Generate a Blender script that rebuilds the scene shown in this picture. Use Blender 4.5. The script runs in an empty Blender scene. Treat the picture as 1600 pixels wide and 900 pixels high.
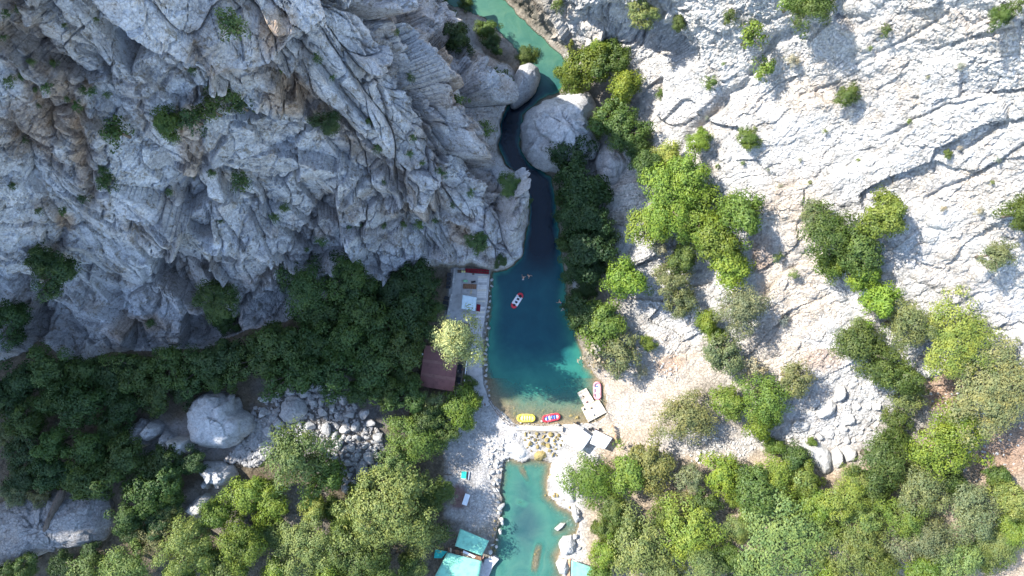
import bpy, bmesh, math, random
import numpy as np
from mathutils import Vector, Matrix

# ------------------------------------------------------------------ camera, light, exposure
S = bpy.context.scene
C = S.collection
H, F = 155.0, 1081.0                      # drone height (m) and focal length in 1600 px units
cam_d = bpy.data.cameras.new('camera')
cam = bpy.data.objects.new('camera', cam_d); C.objects.link(cam)
cam.location = (0, 0, H); cam.rotation_euler = (0, 0, 0)
cam_d.sensor_width = 36.0; cam_d.lens = 36.0 * F / 1600.0
cam_d.clip_start = 1.0; cam_d.clip_end = 3000.0
S.camera = cam

SUN_EL = math.radians(42.0)
SH = np.array([-0.88, 0.47]); SH = SH / np.linalg.norm(SH)      # horizontal direction towards the sun
SUN_AZ = math.atan2(SH[0], SH[1])                               # from +Y towards +X
world = bpy.data.worlds.new("World"); S.world = world; world.use_nodes = True
wn = world.node_tree; wn.nodes.clear()
sky = wn.nodes.new('ShaderNodeTexSky'); sky.sky_type = 'NISHITA'; sky.sun_disc = False
sky.sun_elevation = SUN_EL; sky.sun_rotation = SUN_AZ
sky.altitude = 300; sky.air_density = 1.0; sky.dust_density = 0.6; sky.ozone_density = 1.0
bg = wn.nodes.new('ShaderNodeBackground'); bg.inputs['Strength'].default_value = 0.15
wo = wn.nodes.new('ShaderNodeOutputWorld')
wn.links.new(sky.outputs[0], bg.inputs[0]); wn.links.new(bg.outputs[0], wo.inputs[0])
sun_d = bpy.data.lights.new('sun', 'SUN'); sun_d.energy = 3.4; sun_d.angle = math.radians(0.5)
sun_d.color = (1.0, 0.95, 0.87)
sun = bpy.data.objects.new('sun', sun_d); C.objects.link(sun)
sdir = Vector((SH[0] * math.cos(SUN_EL), SH[1] * math.cos(SUN_EL), math.sin(SUN_EL)))
sun.rotation_euler = sdir.to_track_quat('Z', 'Y').to_euler(); sun.location = (-120, 60, 200)
S.view_settings.view_transform = 'Standard'; S.view_settings.look = 'None'
S.view_settings.exposure = 1.8; S.view_settings.gamma = 1.0
S.render.engine = 'CYCLES'
S.cycles.max_bounces = 6; S.cycles.diffuse_bounces = 3; S.cycles.glossy_bounces = 2
S.cycles.transmission_bounces = 4; S.cycles.transparent_max_bounces = 8

def W(u, v, z=0.0):
    """photograph pixel (1600x900) at height z -> world point"""
    k = (H - z) / F
    return Vector(((u - 800) * k, (450 - v) * k, z))

# ------------------------------------------------------------------ numpy noise
def _h(ix, iy, iz, seed):
    n = (ix.astype(np.int64) * 73856093) ^ (iy.astype(np.int64) * 19349663) ^ (iz.astype(np.int64) * 83492791) ^ (seed * 2654435761)
    n = (n & 0xffffffff).astype(np.uint32)
    n ^= n >> 16; n = n * np.uint32(0x7feb352d); n ^= n >> 15; n = n * np.uint32(0x846ca68b); n ^= n >> 16
    return n.astype(np.float64) / 4294967295.0

def vnoise(P, seed=0):
    i = np.floor(P).astype(np.int64); f = P - i
    w = f * f * f * (f * (f * 6 - 15) + 10)
    r = 0
    for a in (0, 1):
        for b in (0, 1):
            for c in (0, 1):
                ww = (w[:, 0] if a else 1 - w[:, 0]) * (w[:, 1] if b else 1 - w[:, 1]) * (w[:, 2] if c else 1 - w[:, 2])
                r = r + ww * _h(i[:, 0] + a, i[:, 1] + b, i[:, 2] + c, seed)
    return r * 2 - 1

def fbm(P, octaves=4, seed=0, gain=0.5):
    r, a, t = 0, 1.0, 0
    for o in range(octaves):
        r = r + a * vnoise(P * (2.03 ** o) + o * 17.3, seed + o); t += a; a *= gain
    return r / t

def voro(P, seed=0):
    """F1, F2, vector to the nearest cell point, three random numbers of that cell"""
    i = np.floor(P).astype(np.int64)
    N = len(P)
    f1 = np.full(N, 9.0); f2 = np.full(N, 9.0)
    vec = np.zeros((N, 3)); cid = np.zeros((N, 3), dtype=np.int64)
    for a in (-1, 0, 1):
        for b in (-1, 0, 1):
            for c in (-1, 0, 1):
                cx, cy, cz = i[:, 0] + a, i[:, 1] + b, i[:, 2] + c
                q = np.stack([cx + _h(cx, cy, cz, seed), cy + _h(cx, cy, cz, seed + 1), cz + _h(cx, cy, cz, seed + 2)], 1) - P
                d = np.sqrt((q * q).sum(1))
                m = d < f1
                f2 = np.where(m, f1, np.minimum(f2, d))
                f1 = np.where(m, d, f1)
                vec[m] = q[m]
                cid[m, 0] = cx[m]; cid[m, 1] = cy[m]; cid[m, 2] = cz[m]
    rnd = np.stack([_h(cid[:, 0], cid[:, 1], cid[:, 2], seed + 7 + k) for k in range(4)], 1)
    return f1, f2, -vec, rnd

def sstep(a, b, x):
    t = np.clip((x - a) / (b - a), 0, 1)
    return t * t * (3 - 2 * t)

def facets(P, scale, seed, tilt, step, crack, cw, warp=0.35, axes=None):
    """broken-rock relief: flat tilted pieces of about `scale` metres, stepped and parted by cracks"""
    Q = P / scale
    if axes is not None:
        Q = Q @ axes
    wv = np.stack([vnoise(Q * 1.3 + 5.1, seed + 31), vnoise(Q * 1.3 + 9.7, seed + 32), vnoise(Q * 1.3 + 2.2, seed + 33)], 1)
    f1, f2, vec, r = voro(Q + warp * wv, seed)
    d = ((r[:, :3] - 0.5) * 2 * vec).sum(1) * tilt * scale + (r[:, 3] - 0.5) * 2 * step
    e = np.clip((f2 - f1) / cw, 0, 1)
    return d - crack * (1 - e) ** 2, r

def sdist(poly, U, V):
    """signed pixel distance to a closed polygon, negative inside"""
    p = np.asarray(poly, float); q = np.roll(p, -1, 0)
    d = np.full(U.shape, 1e18); ins = np.zeros(U.shape, bool)
    for (x0, y0), (x1, y1) in zip(p, q):
        dx, dy = x1 - x0, y1 - y0
        t = np.clip(((U - x0) * dx + (V - y0) * dy) / (dx * dx + dy * dy + 1e-9), 0, 1)
        d = np.minimum(d, (U - x0 - t * dx) ** 2 + (V - y0 - t * dy) ** 2)
        c = ((y0 > V) != (y1 > V))
        with np.errstate(divide='ignore', invalid='ignore'):
            ins ^= c & (U < (x1 - x0) * (V - y0) / (y1 - y0 + 1e-12) + x0)
    d = np.sqrt(d)
    return np.where(ins, -d, d)

def ldist(line, U, V):
    d = np.full(U.shape, 1e18)
    for (x0, y0), (x1, y1) in zip(line[:-1], line[1:]):
        dx, dy = x1 - x0, y1 - y0
        t = np.clip(((U - x0) * dx + (V - y0) * dy) / (dx * dx + dy * dy + 1e-9), 0, 1)
        d = np.minimum(d, (U - x0 - t * dx) ** 2 + (V - y0 - t * dy) ** 2)
    return np.sqrt(d)

def rbf_fit(pts):
    p = np.asarray(pts, float); X = p[:, :2] / 100.0; n = len(X)
    r2 = ((X[:, None] - X[None]) ** 2).sum(2)
    K = 0.5 * r2 * np.log(r2 + 1e-12) + np.eye(n) * 0.02
    P = np.c_[np.ones(n), X]
    A = np.block([[K, P], [P.T, np.zeros((3, 3))]])
    s = np.linalg.solve(A, np.r_[p[:, 2], 0, 0, 0])
    def ev(U, V):
        Y = np.stack([U.ravel(), V.ravel()], 1) / 100.0
        r2 = ((Y[:, None] - X[None]) ** 2).sum(2)
        return ((0.5 * r2 * np.log(r2 + 1e-12)) @ s[:n] + s[n] + Y @ s[n + 1:]).reshape(U.shape)
    return ev

# ------------------------------------------------------------------ materials
def nt(name):
    m = bpy.data.materials.new(name); m.use_nodes = True
    t = m.node_tree; t.nodes.clear()
    return m, t
def nd(t, kind, **kw):
    n = t.nodes.new(kind)
    for k, v in kw.items():
        if k in n.inputs: n.inputs[k].default_value = v
        else: setattr(n, k, v)
    return n
def mixc(t, mode, fac, a, b):
    n = t.nodes.new('ShaderNodeMix'); n.data_type = 'RGBA'; n.blend_type = mode
    for s, x in ((n.inputs[0], fac), (n.inputs[6], a), (n.inputs[7], b)):
        if hasattr(x, 'links') or isinstance(x, bpy.types.NodeSocket): t.links.new(x, s)
        else: s.default_value = x if not isinstance(x, tuple) or len(x) == 4 else (*x, 1)
    return n.outputs[2]
def ramp(t, src, stops):
    r = t.nodes.new('ShaderNodeValToRGB'); t.links.new(src, r.inputs[0])
    e = r.color_ramp.elements
    while len(e) < len(stops): e.new(0.5)
    for k, (p, c) in enumerate(stops):
        e[k].position = p; e[k].color = (*c, 1) if len(c) == 3 else c
    return r.outputs[0]
def g3(x): return (x, x, x)

def rock_material(name, base=None, stain=0.5, bump=0.5, scale=1.0, ochre=0.35, veins=0.8, lichen=0.25):
    """weathered limestone; base None = read the 'albedo' colour of the mesh"""
    m, t = nt(name); L = t.links.new
    geo = nd(t, 'ShaderNodeTexCoord') if base is not None else nd(t, 'ShaderNodeNewGeometry')
    pos = geo.outputs['Object'] if base is not None else geo.outputs['Position']
    if base is None:
        a = nd(t, 'ShaderNodeAttribute', attribute_name='albedo'); col = a.outputs['Color']
    else:
        a = nd(t, 'ShaderNodeRGB'); a.outputs[0].default_value = (*base, 1); col = a.outputs[0]
    n1 = nd(t, 'ShaderNodeTexNoise', Scale=0.35 * scale, Detail=8.0, Roughness=0.68); L(pos, n1.inputs['Vector'])
    c1 = ramp(t, n1.outputs['Fac'], [(0.30, g3(0.62)), (0.47, g3(0.95)), (0.62, g3(1.12)), (0.8, g3(1.25))])
    col = mixc(t, 'MULTIPLY', 1.0, col, c1)
    n2 = nd(t, 'ShaderNodeTexNoise', Scale=2.3 * scale, Detail=6.0, Roughness=0.7); L(pos, n2.inputs['Vector'])
    c2 = ramp(t, n2.outputs['Fac'], [(0.33, g3(0.45)), (0.45, g3(0.88)), (0.6, g3(1.06)), (0.75, g3(1.2))])
    col = mixc(t, 'MULTIPLY', stain, col, c2)
    n3 = nd(t, 'ShaderNodeTexNoise', Scale=0.16 * scale, Detail=7.0, Roughness=0.62); L(pos, n3.inputs['Vector'])
    k3 = ramp(t, n3.outputs['Fac'], [(0.52, g3(0)), (0.68, g3(1))])
    mul = nd(t, 'ShaderNodeMath', operation='MULTIPLY'); L(k3, mul.inputs[0]); mul.inputs[1].default_value = ochre
    col = mixc(t, 'MULTIPLY', mul.outputs[0], col, (1.02, 0.80, 0.60))
    n5 = nd(t, 'ShaderNodeTexNoise', Scale=0.75 * scale, Detail=9.0, Roughness=0.74); L(pos, n5.inputs['Vector'])
    k5 = ramp(t, n5.outputs['Fac'], [(0.545, g3(0)), (0.60, g3(1))])
    m5 = nd(t, 'ShaderNodeMath', operation='MULTIPLY'); L(k5, m5.inputs[0]); m5.inputs[1].default_value = lichen
    col = mixc(t, 'MULTIPLY', m5.outputs[0], col, (.52, .46, .36))
    v = nd(t, 'ShaderNodeTexVoronoi', Scale=1.5 * scale, feature='DISTANCE_TO_EDGE')
    # thin dark mineral veins and lichen-filled joints, two sizes
    wq = nd(t, 'ShaderNodeVectorMath', operation='MULTIPLY_ADD'); L(n1.outputs['Color'], wq.inputs[0]); wq.inputs[1].default_value = (3.0, 3.0, 3.0); L(pos, wq.inputs[2])
    for sc_, wd, st_ in ((0.42, 0.035, 0.55), (1.25, 0.06, 0.35)):
        ve = nd(t, 'ShaderNodeTexVoronoi', Scale=sc_ * scale, feature='DISTANCE_TO_EDGE'); L(wq.outputs[0], ve.inputs['Vector'])
        vc = ramp(t, ve.outputs['Distance'], [(0.0, g3(1)), (wd * .35, g3(.7)), (wd, g3(0))])
        mv = nd(t, 'ShaderNodeMath', operation='MULTIPLY'); L(vc, mv.inputs[0]); L(n2.outputs['Fac'], mv.inputs[1])
        mw = nd(t, 'ShaderNodeMath', operation='MULTIPLY'); L(mv.outputs[0], mw.inputs[0]); mw.inputs[1].default_value = st_ * 2.0 * veins
        mw.use_clamp = True
        col = mixc(t, 'MULTIPLY', mw.outputs[0], col, (.42, .39, .36))
    wv = nd(t, 'ShaderNodeVectorMath', operation='MULTIPLY_ADD'); L(n2.outputs['Color'], wv.inputs[0]); wv.inputs[1].default_value = (0.8, 0.8, 0.8); L(pos, wv.inputs[2]); L(wv.outputs[0], v.inputs['Vector'])
    vr = ramp(t, v.outputs['Distance'], [(0.0, g3(0)), (0.07, g3(1))])
    n4 = nd(t, 'ShaderNodeTexNoise', Scale=6.0 * scale, Detail=5.0, Roughness=0.7); L(pos, n4.inputs['Vector'])
    ad = nd(t, 'ShaderNodeMath', operation='MULTIPLY_ADD'); L(vr, ad.inputs[0]); ad.inputs[1].default_value = 0.55; L(n4.outputs['Fac'], ad.inputs[2])
    ad2 = nd(t, 'ShaderNodeMath', operation='MULTIPLY_ADD'); L(n2.outputs['Fac'], ad2.inputs[0]); ad2.inputs[1].default_value = 1.6; L(ad.outputs[0], ad2.inputs[2])
    b = nd(t, 'ShaderNodeBump', Strength=bump, Distance=0.22 / scale); L(ad2.outputs[0], b.inputs['Height'])
    p = nd(t, 'ShaderNodeBsdfPrincipled', Roughness=0.92); L(col, p.inputs['Base Color']); L(b.outputs[0], p.inputs['Normal'])
    p.inputs['Specular IOR Level'].default_value = 0.2
    o = nd(t, 'ShaderNodeOutputMaterial'); L(p.outputs[0], o.inputs[0])
    return m

def paint(name, col, rough=0.6, var=0.18, scale=3.0, bump=0.15, spec=0.3):
    m, t = nt(name); L = t.links.new
    tc = nd(t, 'ShaderNodeTexCoord')
    n = nd(t, 'ShaderNodeTexNoise', Scale=scale, Detail=6.0, Roughness=0.65); L(tc.outputs['Object'], n.inputs['Vector'])
    c = ramp(t, n.outputs['Fac'], [(0.3, g3(1 - 1.6 * var)), (0.5, g3(1.0)), (0.72, g3(1 + var * 0.5))])
    col = mixc(t, 'MULTIPLY', 1.0, (*col, 1), c)
    b = nd(t, 'ShaderNodeBump', Strength=bump, Distance=0.03); L(n.outputs['Fac'], b.inputs['Height'])
    p = nd(t, 'ShaderNodeBsdfPrincipled', Roughness=rough); p.inputs['Specular IOR Level'].default_value = spec
    L(col, p.inputs['Base Color']); L(b.outputs[0], p.inputs['Normal'])
    o = nd(t, 'ShaderNodeOutputMaterial'); L(p.outputs[0], o.inputs[0])
    return m

def leaf_material():
    m, t = nt('leaves'); L = t.links.new
    oi = nd(t, 'ShaderNodeObjectInfo'); ge = nd(t, 'ShaderNodeNewGeometry')
    r = ramp(t, ge.outputs['Random Per Island'], [(0.0, (0.68, 0.74, 0.72)), (0.5, (0.98, 1.0, 0.96)), (1.0, (1.25, 1.18, 1.05))])
    col = mixc(t, 'MULTIPLY', 1.0, oi.outputs['Color'], r)
    n = nd(t, 'ShaderNodeTexNoise', Scale=0.55, Detail=3.0); L(ge.outputs['Position'], n.inputs['Vector'])
    c2 = ramp(t, n.outputs['Fac'], [(0.35, (0.74, 0.84, 0.85)), (0.5, (1, 1, 1)), (0.68, (1.2, 1.1, 0.92))])
    col = mixc(t, 'MULTIPLY', 1.0, col, c2)
    d = nd(t, 'ShaderNodeBsdfDiffuse'); L(col, d.inputs['Color'])
    tr = nd(t, 'ShaderNodeBsdfTranslucent'); L(mixc(t, 'MULTIPLY', 1.0, col, (1.1, 1.15, 0.6)), tr.inputs['Color'])
    g = nd(t, 'ShaderNodeBsdfGlossy', Roughness=0.5); g.inputs['Color'].default_value = (1, 1, 1, 1)
    mx = nd(t, 'ShaderNodeMixShader'); mx.inputs[0].default_value = 0.27; L(d.outputs[0], mx.inputs[1]); L(tr.outputs[0], mx.inputs[2])
    m2 = nd(t, 'ShaderNodeMixShader'); m2.inputs[0].default_value = 0.02; L(mx.outputs[0], m2.inputs[1]); L(g.outputs[0], m2.inputs[2])
    o = nd(t, 'ShaderNodeOutputMaterial'); L(m2.outputs[0], o.inputs[0])
    return m

def water_material():
    m, t = nt('water'); L = t.links.new
    a = nd(t, 'ShaderNodeAttribute', attribute_name='tint'); al = nd(t, 'ShaderNodeAttribute', attribute_name='clarity')
    ge = nd(t, 'ShaderNodeNewGeometry')
    mp = nd(t, 'ShaderNodeMapping'); mp.inputs['Scale'].default_value = (1.0, 1.7, 1.0); mp.inputs['Rotation'].default_value = (0, 0, 0.35); L(ge.outputs['Position'], mp.inputs['Vector'])
    n = nd(t, 'ShaderNodeTexNoise', Scale=1.1, Detail=4.0, Roughness=0.55, Distortion=0.6); L(mp.outputs[0], n.inputs['Vector'])
    b = nd(t, 'ShaderNodeBump', Strength=0.6, Distance=0.14); L(n.outputs['Fac'], b.inputs['Height'])
    n2 = nd(t, 'ShaderNodeTexNoise', Scale=0.22, Detail=5.0, Roughness=0.6, Distortion=0.8); L(ge.outputs['Position'], n2.inputs['Vector'])
    c2 = ramp(t, n2.outputs['Fac'], [(0.35, (0.70, 0.82, 0.86)), (0.5, (1, 1, 1)), (0.68, (1.4, 1.18, 1.1))])
    col = mixc(t, 'MULTIPLY', 0.8, a.outputs['Color'], c2)
    p = nd(t, 'ShaderNodeBsdfPrincipled', Roughness=0.06, IOR=1.33); L(col, p.inputs['Base Color']); L(b.outputs[0], p.inputs['Normal'])
    L(al.outputs['Fac'], p.inputs['Alpha'])
    o = nd(t, 'ShaderNodeOutputMaterial'); L(p.outputs[0], o.inputs[0])
    return m

M_TERRAIN = rock_material('weathered_rock', None, stain=0.75, bump=0.9, scale=1.0, ochre=0.35, veins=0.4, lichen=0.22)
M_CLIFF = rock_material('cliff_rock', None, stain=0.8, bump=0.75, scale=1.0, ochre=0.45, veins=1.2, lichen=0.8)
M_ROCK = rock_material('boulder_rock', (0.45, 0.445, 0.44), stain=0.8, bump=0.7, scale=1.1, ochre=0.3)
M_SLAB = rock_material('slab_rock', (0.37, 0.365, 0.36), stain=0.9, bump=0.9, scale=0.9, ochre=0.5)
M_WHITE_ROCK = rock_material('pale_rock', (0.55, 0.54, 0.51), stain=0.55, bump=0.5, scale=0.9, ochre=0.25)
M_LIGHT_ROCK = rock_material('light_grey_rock', (0.52, 0.52, 0.515), stain=0.75, bump=0.6, scale=1.1, ochre=0.3)
M_WET_ROCK = rock_material('algae_rock', (0.33, 0.26, 0.11), stain=0.6, bump=0.4, scale=1.2, ochre=0.5)
M_LEAF = leaf_material(); M_WATER = water_material()
M_BARK = paint('bark', (0.16, 0.13, 0.10), 0.9, 0.3, 6, 0.5)
M = {k: paint(k, *v) for k, v in dict(
    white_fabric=((0.72, 0.73, 0.74), 0.8, 0.06, 1.2), blue_white_fabric=((0.55, 0.66, 0.70), 0.8, 0.08, 1.0), teal_tarp=((0.20, 0.50, 0.36), 0.5, 0.24, 0.7),
    teal_mat=((0.02, 0.36, 0.31), 0.7, 0.15, 3), brown_roof=((0.20, 0.085, 0.075), 0.55, 0.22, 0.7), brown_roof_faded=((0.235, 0.115, 0.095), 0.6, 0.25, 0.9), teal_tarp_faded=((0.27, 0.55, 0.45), 0.6, 0.2, 0.6), wood=((0.48, 0.40, 0.29), 0.85, 0.2, 2.5), pale_wood=((0.60, 0.55, 0.46), 0.85, 0.15, 2.0),
    dark_wood=((0.10, 0.065, 0.045), 0.85, 0.25, 3), brown_wood=((0.22, 0.12, 0.07), 0.85, 0.3, 2), concrete=((0.42, 0.41, 0.40), 0.9, 0.22, 0.9), pale_concrete=((0.60, 0.58, 0.55), 0.9, 0.12, 0.9),
    red_rubber=((0.60, 0.045, 0.06), 0.4, 0.08, 3), white_rubber=((0.75, 0.74, 0.76), 0.4, 0.06, 3), yellow_rubber=((0.78, 0.62, 0.07), 0.4, 0.08, 3), pale_yellow=((0.80, 0.74, 0.30), 0.4, 0.06, 3),
    blue_rubber=((0.03, 0.10, 0.42), 0.4, 0.08, 3), black_rubber=((0.018, 0.018, 0.022), 0.5, 0.1, 3), pink_rubber=((0.72, 0.26, 0.28), 0.45, 0.08, 3),
    red_cloth=((0.20, 0.012, 0.025), 0.9, 0.3, 4), green_cloth=((0.25, 0.55, 0.32), 0.9, 0.3, 4), orange_cloth=((0.62, 0.30, 0.18), 0.9, 0.3, 4), tan_cloth=((0.50, 0.36, 0.22), 0.9, 0.3, 4),
    black_panel=((0.012, 0.014, 0.018), 0.45, 0.2, 2), skin=((0.52, 0.31, 0.21), 0.6, 0.08, 3), hair=((0.02, 0.014, 0.01), 0.7, 0.2, 8), white_cloth=((0.7, 0.7, 0.68), 0.9, 0.1, 4),
    metal=((0.30, 0.31, 0.32), 0.4, 0.15, 3), white_paint=((0.72, 0.74, 0.76), 0.5, 0.06, 2), rope=((0.5, 0.45, 0.36), 0.9, 0.1, 5),
).items()}

# ------------------------------------------------------------------ object helpers
def mesh_from(name, V, Fc, mat=None, smooth=False):
    me = bpy.data.meshes.new(name)
    me.from_pydata([tuple(v) for v in V], [], [tuple(f) for f in Fc]); 
    if mat is not None: me.materials.append(mat)
    if smooth: me.polygons.foreach_set('use_smooth', [True] * len(me.polygons))
    me.update()
    return me
def grid_mesh(name, V, quads, mat, smooth=True, attrs=None):
    me = bpy.data.meshes.new(name)
    n, q = len(V), len(quads)
    me.vertices.add(n); me.vertices.foreach_set('co', np.ascontiguousarray(V, np.float32).ravel())
    me.loops.add(q * 4); me.loops.foreach_set('vertex_index', np.ascontiguousarray(quads, np.int32).ravel())
    me.polygons.add(q); me.polygons.foreach_set('loop_start', np.arange(0, q * 4, 4, dtype=np.int32))
    me.polygons.foreach_set('use_smooth', np.full(q, smooth))
    me.update(calc_edges=True); me.validate()
    for k, a in (attrs or {}).items():
        if a.ndim == 2:
            at = me.color_attributes.new(k, 'FLOAT_COLOR', 'POINT'); at.data.foreach_set('color', np.c_[a, np.ones(n)].astype(np.float32).ravel())
        else:
            at = me.attributes.new(k, 'FLOAT', 'POINT'); at.data.foreach_set('value', a.astype(np.float32))
    me.materials.append(mat)
    return me
def link(name, me, parent=None, loc=None):
    o = bpy.data.objects.new(name, me); C.objects.link(o)
    if parent is not None: o.parent = parent
    if loc is not None: o.location = loc
    return o
def tag(o, label=None, cat=None, group=None, kind=None):
    for k, v in (('label', label), ('category', cat), ('group', group), ('kind', kind)):
        if v: o[k] = v
    return o
def thing(name, label, cat, loc=(0, 0, 0), rz=0.0, group=None):
    o = bpy.data.objects.new(name, None); C.objects.link(o); o.empty_display_size = 0.2
    o.location = loc; o.rotation_euler = (0, 0, rz)
    return tag(o, label, cat, group)
class MB:
    """collects simple solids for ONE mesh"""
    def __init__(s): s.V = []; s.F = []
    def add(s, V, Fc):
        b = len(s.V); s.V += [tuple(v) for v in V]; s.F += [tuple(i + b for i in f) for f in Fc]; return s
    def box(s, c, d, rz=0.0):
        ca, sa = math.cos(rz), math.sin(rz); V = []
        for x, y, z in ((-1, -1, -1), (1, -1, -1), (1, 1, -1), (-1, 1, -1), (-1, -1, 1), (1, -1, 1), (1, 1, 1), (-1, 1, 1)):
            x, y, z = x * d[0] / 2, y * d[1] / 2, z * d[2] / 2
            V.append((c[0] + x * ca - y * sa, c[1] + x * sa + y * ca, c[2] + z))
        return s.add(V, [(3, 2, 1, 0), (4, 5, 6, 7), (0, 1, 5, 4), (1, 2, 6, 5), (2, 3, 7, 6), (3, 0, 4, 7)])
    def prism(s, pts, z0, z1):
        """closed polygon of world xy points (z0, z1 numbers or lists)"""
        n = len(pts); a = sum(pts[i][0] * pts[(i + 1) % n][1] - pts[(i + 1) % n][0] * pts[i][1] for i in range(n))
        if a < 0: pts = pts[::-1]
        z0 = z0 if hasattr(z0, '__len__') else [z0] * n; z1 = z1 if hasattr(z1, '__len__') else [z1] * n
        if a < 0: z0 = list(z0)[::-1]; z1 = list(z1)[::-1]
        V = [(p[0], p[1], z) for p, z in zip(pts, z0)] + [(p[0], p[1], z) for p, z in zip(pts, z1)]
        return s.add(V, [tuple(range(n - 1, -1, -1)), tuple(range(n, 2 * n))] + [(i, (i + 1) % n, n + (i + 1) % n, n + i) for i in range(n)])
    def tube(s, pts, r, n=8, caps=True):
        pts = [Vector(p) for p in pts]; rr = r if hasattr(r, '__len__') else [r] * len(pts); rings = []
        up = None
        for i, p in enumerate(pts):
            t = (pts[min(i + 1, len(pts) - 1)] - pts[max(i - 1, 0)]).normalized()
            a = t.orthogonal().normalized() if up is None else (up - t * up.dot(t)).normalized()
            up = a; b = t.cross(a)
            rings.append([p + (a * math.cos(2 * math.pi * k / n) + b * math.sin(2 * math.pi * k / n)) * rr[i] for k in range(n)])
        V = [v for g in rings for v in g]
        Fc = [(i * n + k, i * n + (k + 1) % n, (i + 1) * n + (k + 1) % n, (i + 1) * n + k) for i in range(len(pts) - 1) for k in range(n)]
        if caps: Fc += [tuple(range(n - 1, -1, -1)), tuple((len(pts) - 1) * n + k for k in range(n))]
        return s.add(V, Fc)
    def obj(s, name, mat, parent=None, smooth=False, bevel=0.0):
        me = mesh_from(name, s.V, s.F, mat, smooth)
        if bevel:
            bm = bmesh.new(); bm.from_mesh(me)
            bmesh.ops.bevel(bm, geom=bm.edges[:], offset=bevel, segments=1, affect='EDGES', clamp_overlap=True)
            bm.to_mesh(me); bm.free()
        return link(name, me, parent)
# ------------------------------------------------------------------ terrain heights (photograph pixel u, v -> z in metres)
GROUND = [(960,600,.6),(955,640,.6),(900,700,.6),(870,770,.5),(900,850,.6),(1000,300,8),(1000,100,11),(1000,200,9),(930,100,3),(900,30,15),(840,-20,14),(1000,0,26),(1100,60,27),(1060,100,15),
 (1020,60,14),(1100,200,17),(1100,300,13),(1200,100,29),(1200,300,20),(1300,0,42),(1600,0,60),(1600,200,47),(1400,200,36),(1600,450,32),(1400,450,24),(1250,450,15),(1150,450,10),(1050,450,5),
 (980,480,3),(1050,600,3),(1200,600,8),(1400,600,15),(1600,600,24),(1000,680,1.2),(1100,690,3),(1250,700,7),(1400,800,10),(1600,800,17),(1600,900,14),(1200,900,5),(950,900,1.5),(1000,800,2),
 (930,280,3),(940,420,2.2),(900,350,1.5),(960,330,5),
 (600,700,4),(500,650,5.5),(300,700,8),(100,650,8),(0,800,10),(300,600,6),(600,550,4),(700,560,1.6),(700,480,2),(700,700,1.2),(740,780,1.0),(700,900,1.5),(500,850,5),(200,880,8),(0,600,8),(-100,700,10),(650,620,2.5),
 (740,450,1.0),(745,560,.9),(760,640,.7),(770,690,.9),(700,20,2.5),(745,40,3),(790,70,3),(640,0,3),(400,300,6),(100,300,8),(400,0,6)]
CLIFF = [(-40,560,4),(0,548,4),(150,550,4),(330,540,4),(450,497,5),(520,450,6),(600,428,6),(700,412,8),(760,415,9),(800,405,9),(824,350,10),(810,285,10),(785,240,9),(780,190,8),(800,150,6),
 (0,400,21),(150,430,16),(300,430,15),(450,400,16),(600,360,15.5),(750,340,17),(700,300,24),(0,250,40),(150,250,39),(300,250,37),(450,250,33),(600,230,33),(700,220,27),(760,200,17),
 (0,100,53),(200,80,55),(400,80,53),(550,80,49),(650,80,34),(700,80,19),(735,90,12),(770,90,6),(790,110,5),(700,30,4),(740,60,3.5),(680,10,8),(0,-40,62),(200,-40,68),(400,-40,61),(500,-40,56),(560,-40,50),(600,-40,40),(640,-40,24),(680,-40,6),(650,0,24),(610,0,41),
 (-60,300,35),(-60,100,54),(-60,450,14)]
CLIFF_POLY = [(-66,575),(-40,575),(30,556),(62,532),(100,566),(150,560),(210,548),(330,548),(352,528),(420,508),(450,502),(482,498),(500,470),(530,452),(580,443),(600,430),(640,420),(700,417),(735,412),(760,420),(776,422),(802,416),
 (818,400),(823,372),(829,345),(827,310),(811,280),(791,255),(779,225),(781,190),(790,168),(800,150),(808,118),(795,100),(772,92),(748,76),(722,60),(700,40),(690,20),(682,0),(676,-62),(-66,-62)]
UPPER = [(600,-60),(650,-20),(690,4),(722,14),(758,30),(790,58),(815,88),(826,104),(806,150),(790,165),(776,190),(775,225),(787,256),(806,280),(822,310),(824,345),(818,372),(812,400),(790,420),(768,424),(764,480),(758,540),(757,580),(762,622),(790,648),
 (806,663),(880,664),(905,663),(925,661),(945,652),(950,630),(944,600),(918,572),(904,530),(890,480),(884,430),(876,380),(871,330),(868,300),(862,275),(830,255),(813,225),(818,180),(845,156),(872,145),(886,125),(886,98),(858,68),(832,45),(802,14),(770,-14),(720,-60)]
LOWER = [(786,718),(796,714),(816,722),(828,716),(850,718),(863,724),(856,745),(855,772),(872,788),(893,800),(905,818),(902,834),(884,846),(872,870),(878,900),(884,960),(700,960),(745,905),(764,872),(774,838),(785,800),(782,760)]
TERRACE = [(694,500),(700,455),(706,418),(766,419),(762,470),(756,520),(752,560),(756,600),(768,632),(735,640),(722,600),(728,560),(736,505)]
Z_TERR = 0.9

us = np.r_[np.linspace(-1500, -60, 40)[:-1], np.arange(-60, 540, 2.0), np.arange(540, 840, 1.0), np.arange(840, 1662, 2.0), np.arange(1662, 1900, 5.0), np.linspace(1900, 3100, 34)]
vs = np.r_[np.linspace(-1400, -50, 36)[:-1], np.arange(-50, 60, 2.0), np.arange(60, 560, 1.5), np.arange(560, 952, 2.0), np.arange(952, 1150, 5.0), np.linspace(1150, 2300, 30)]
UU, VV = np.meshgrid(us, vs); NV, NU = UU.shape

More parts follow.
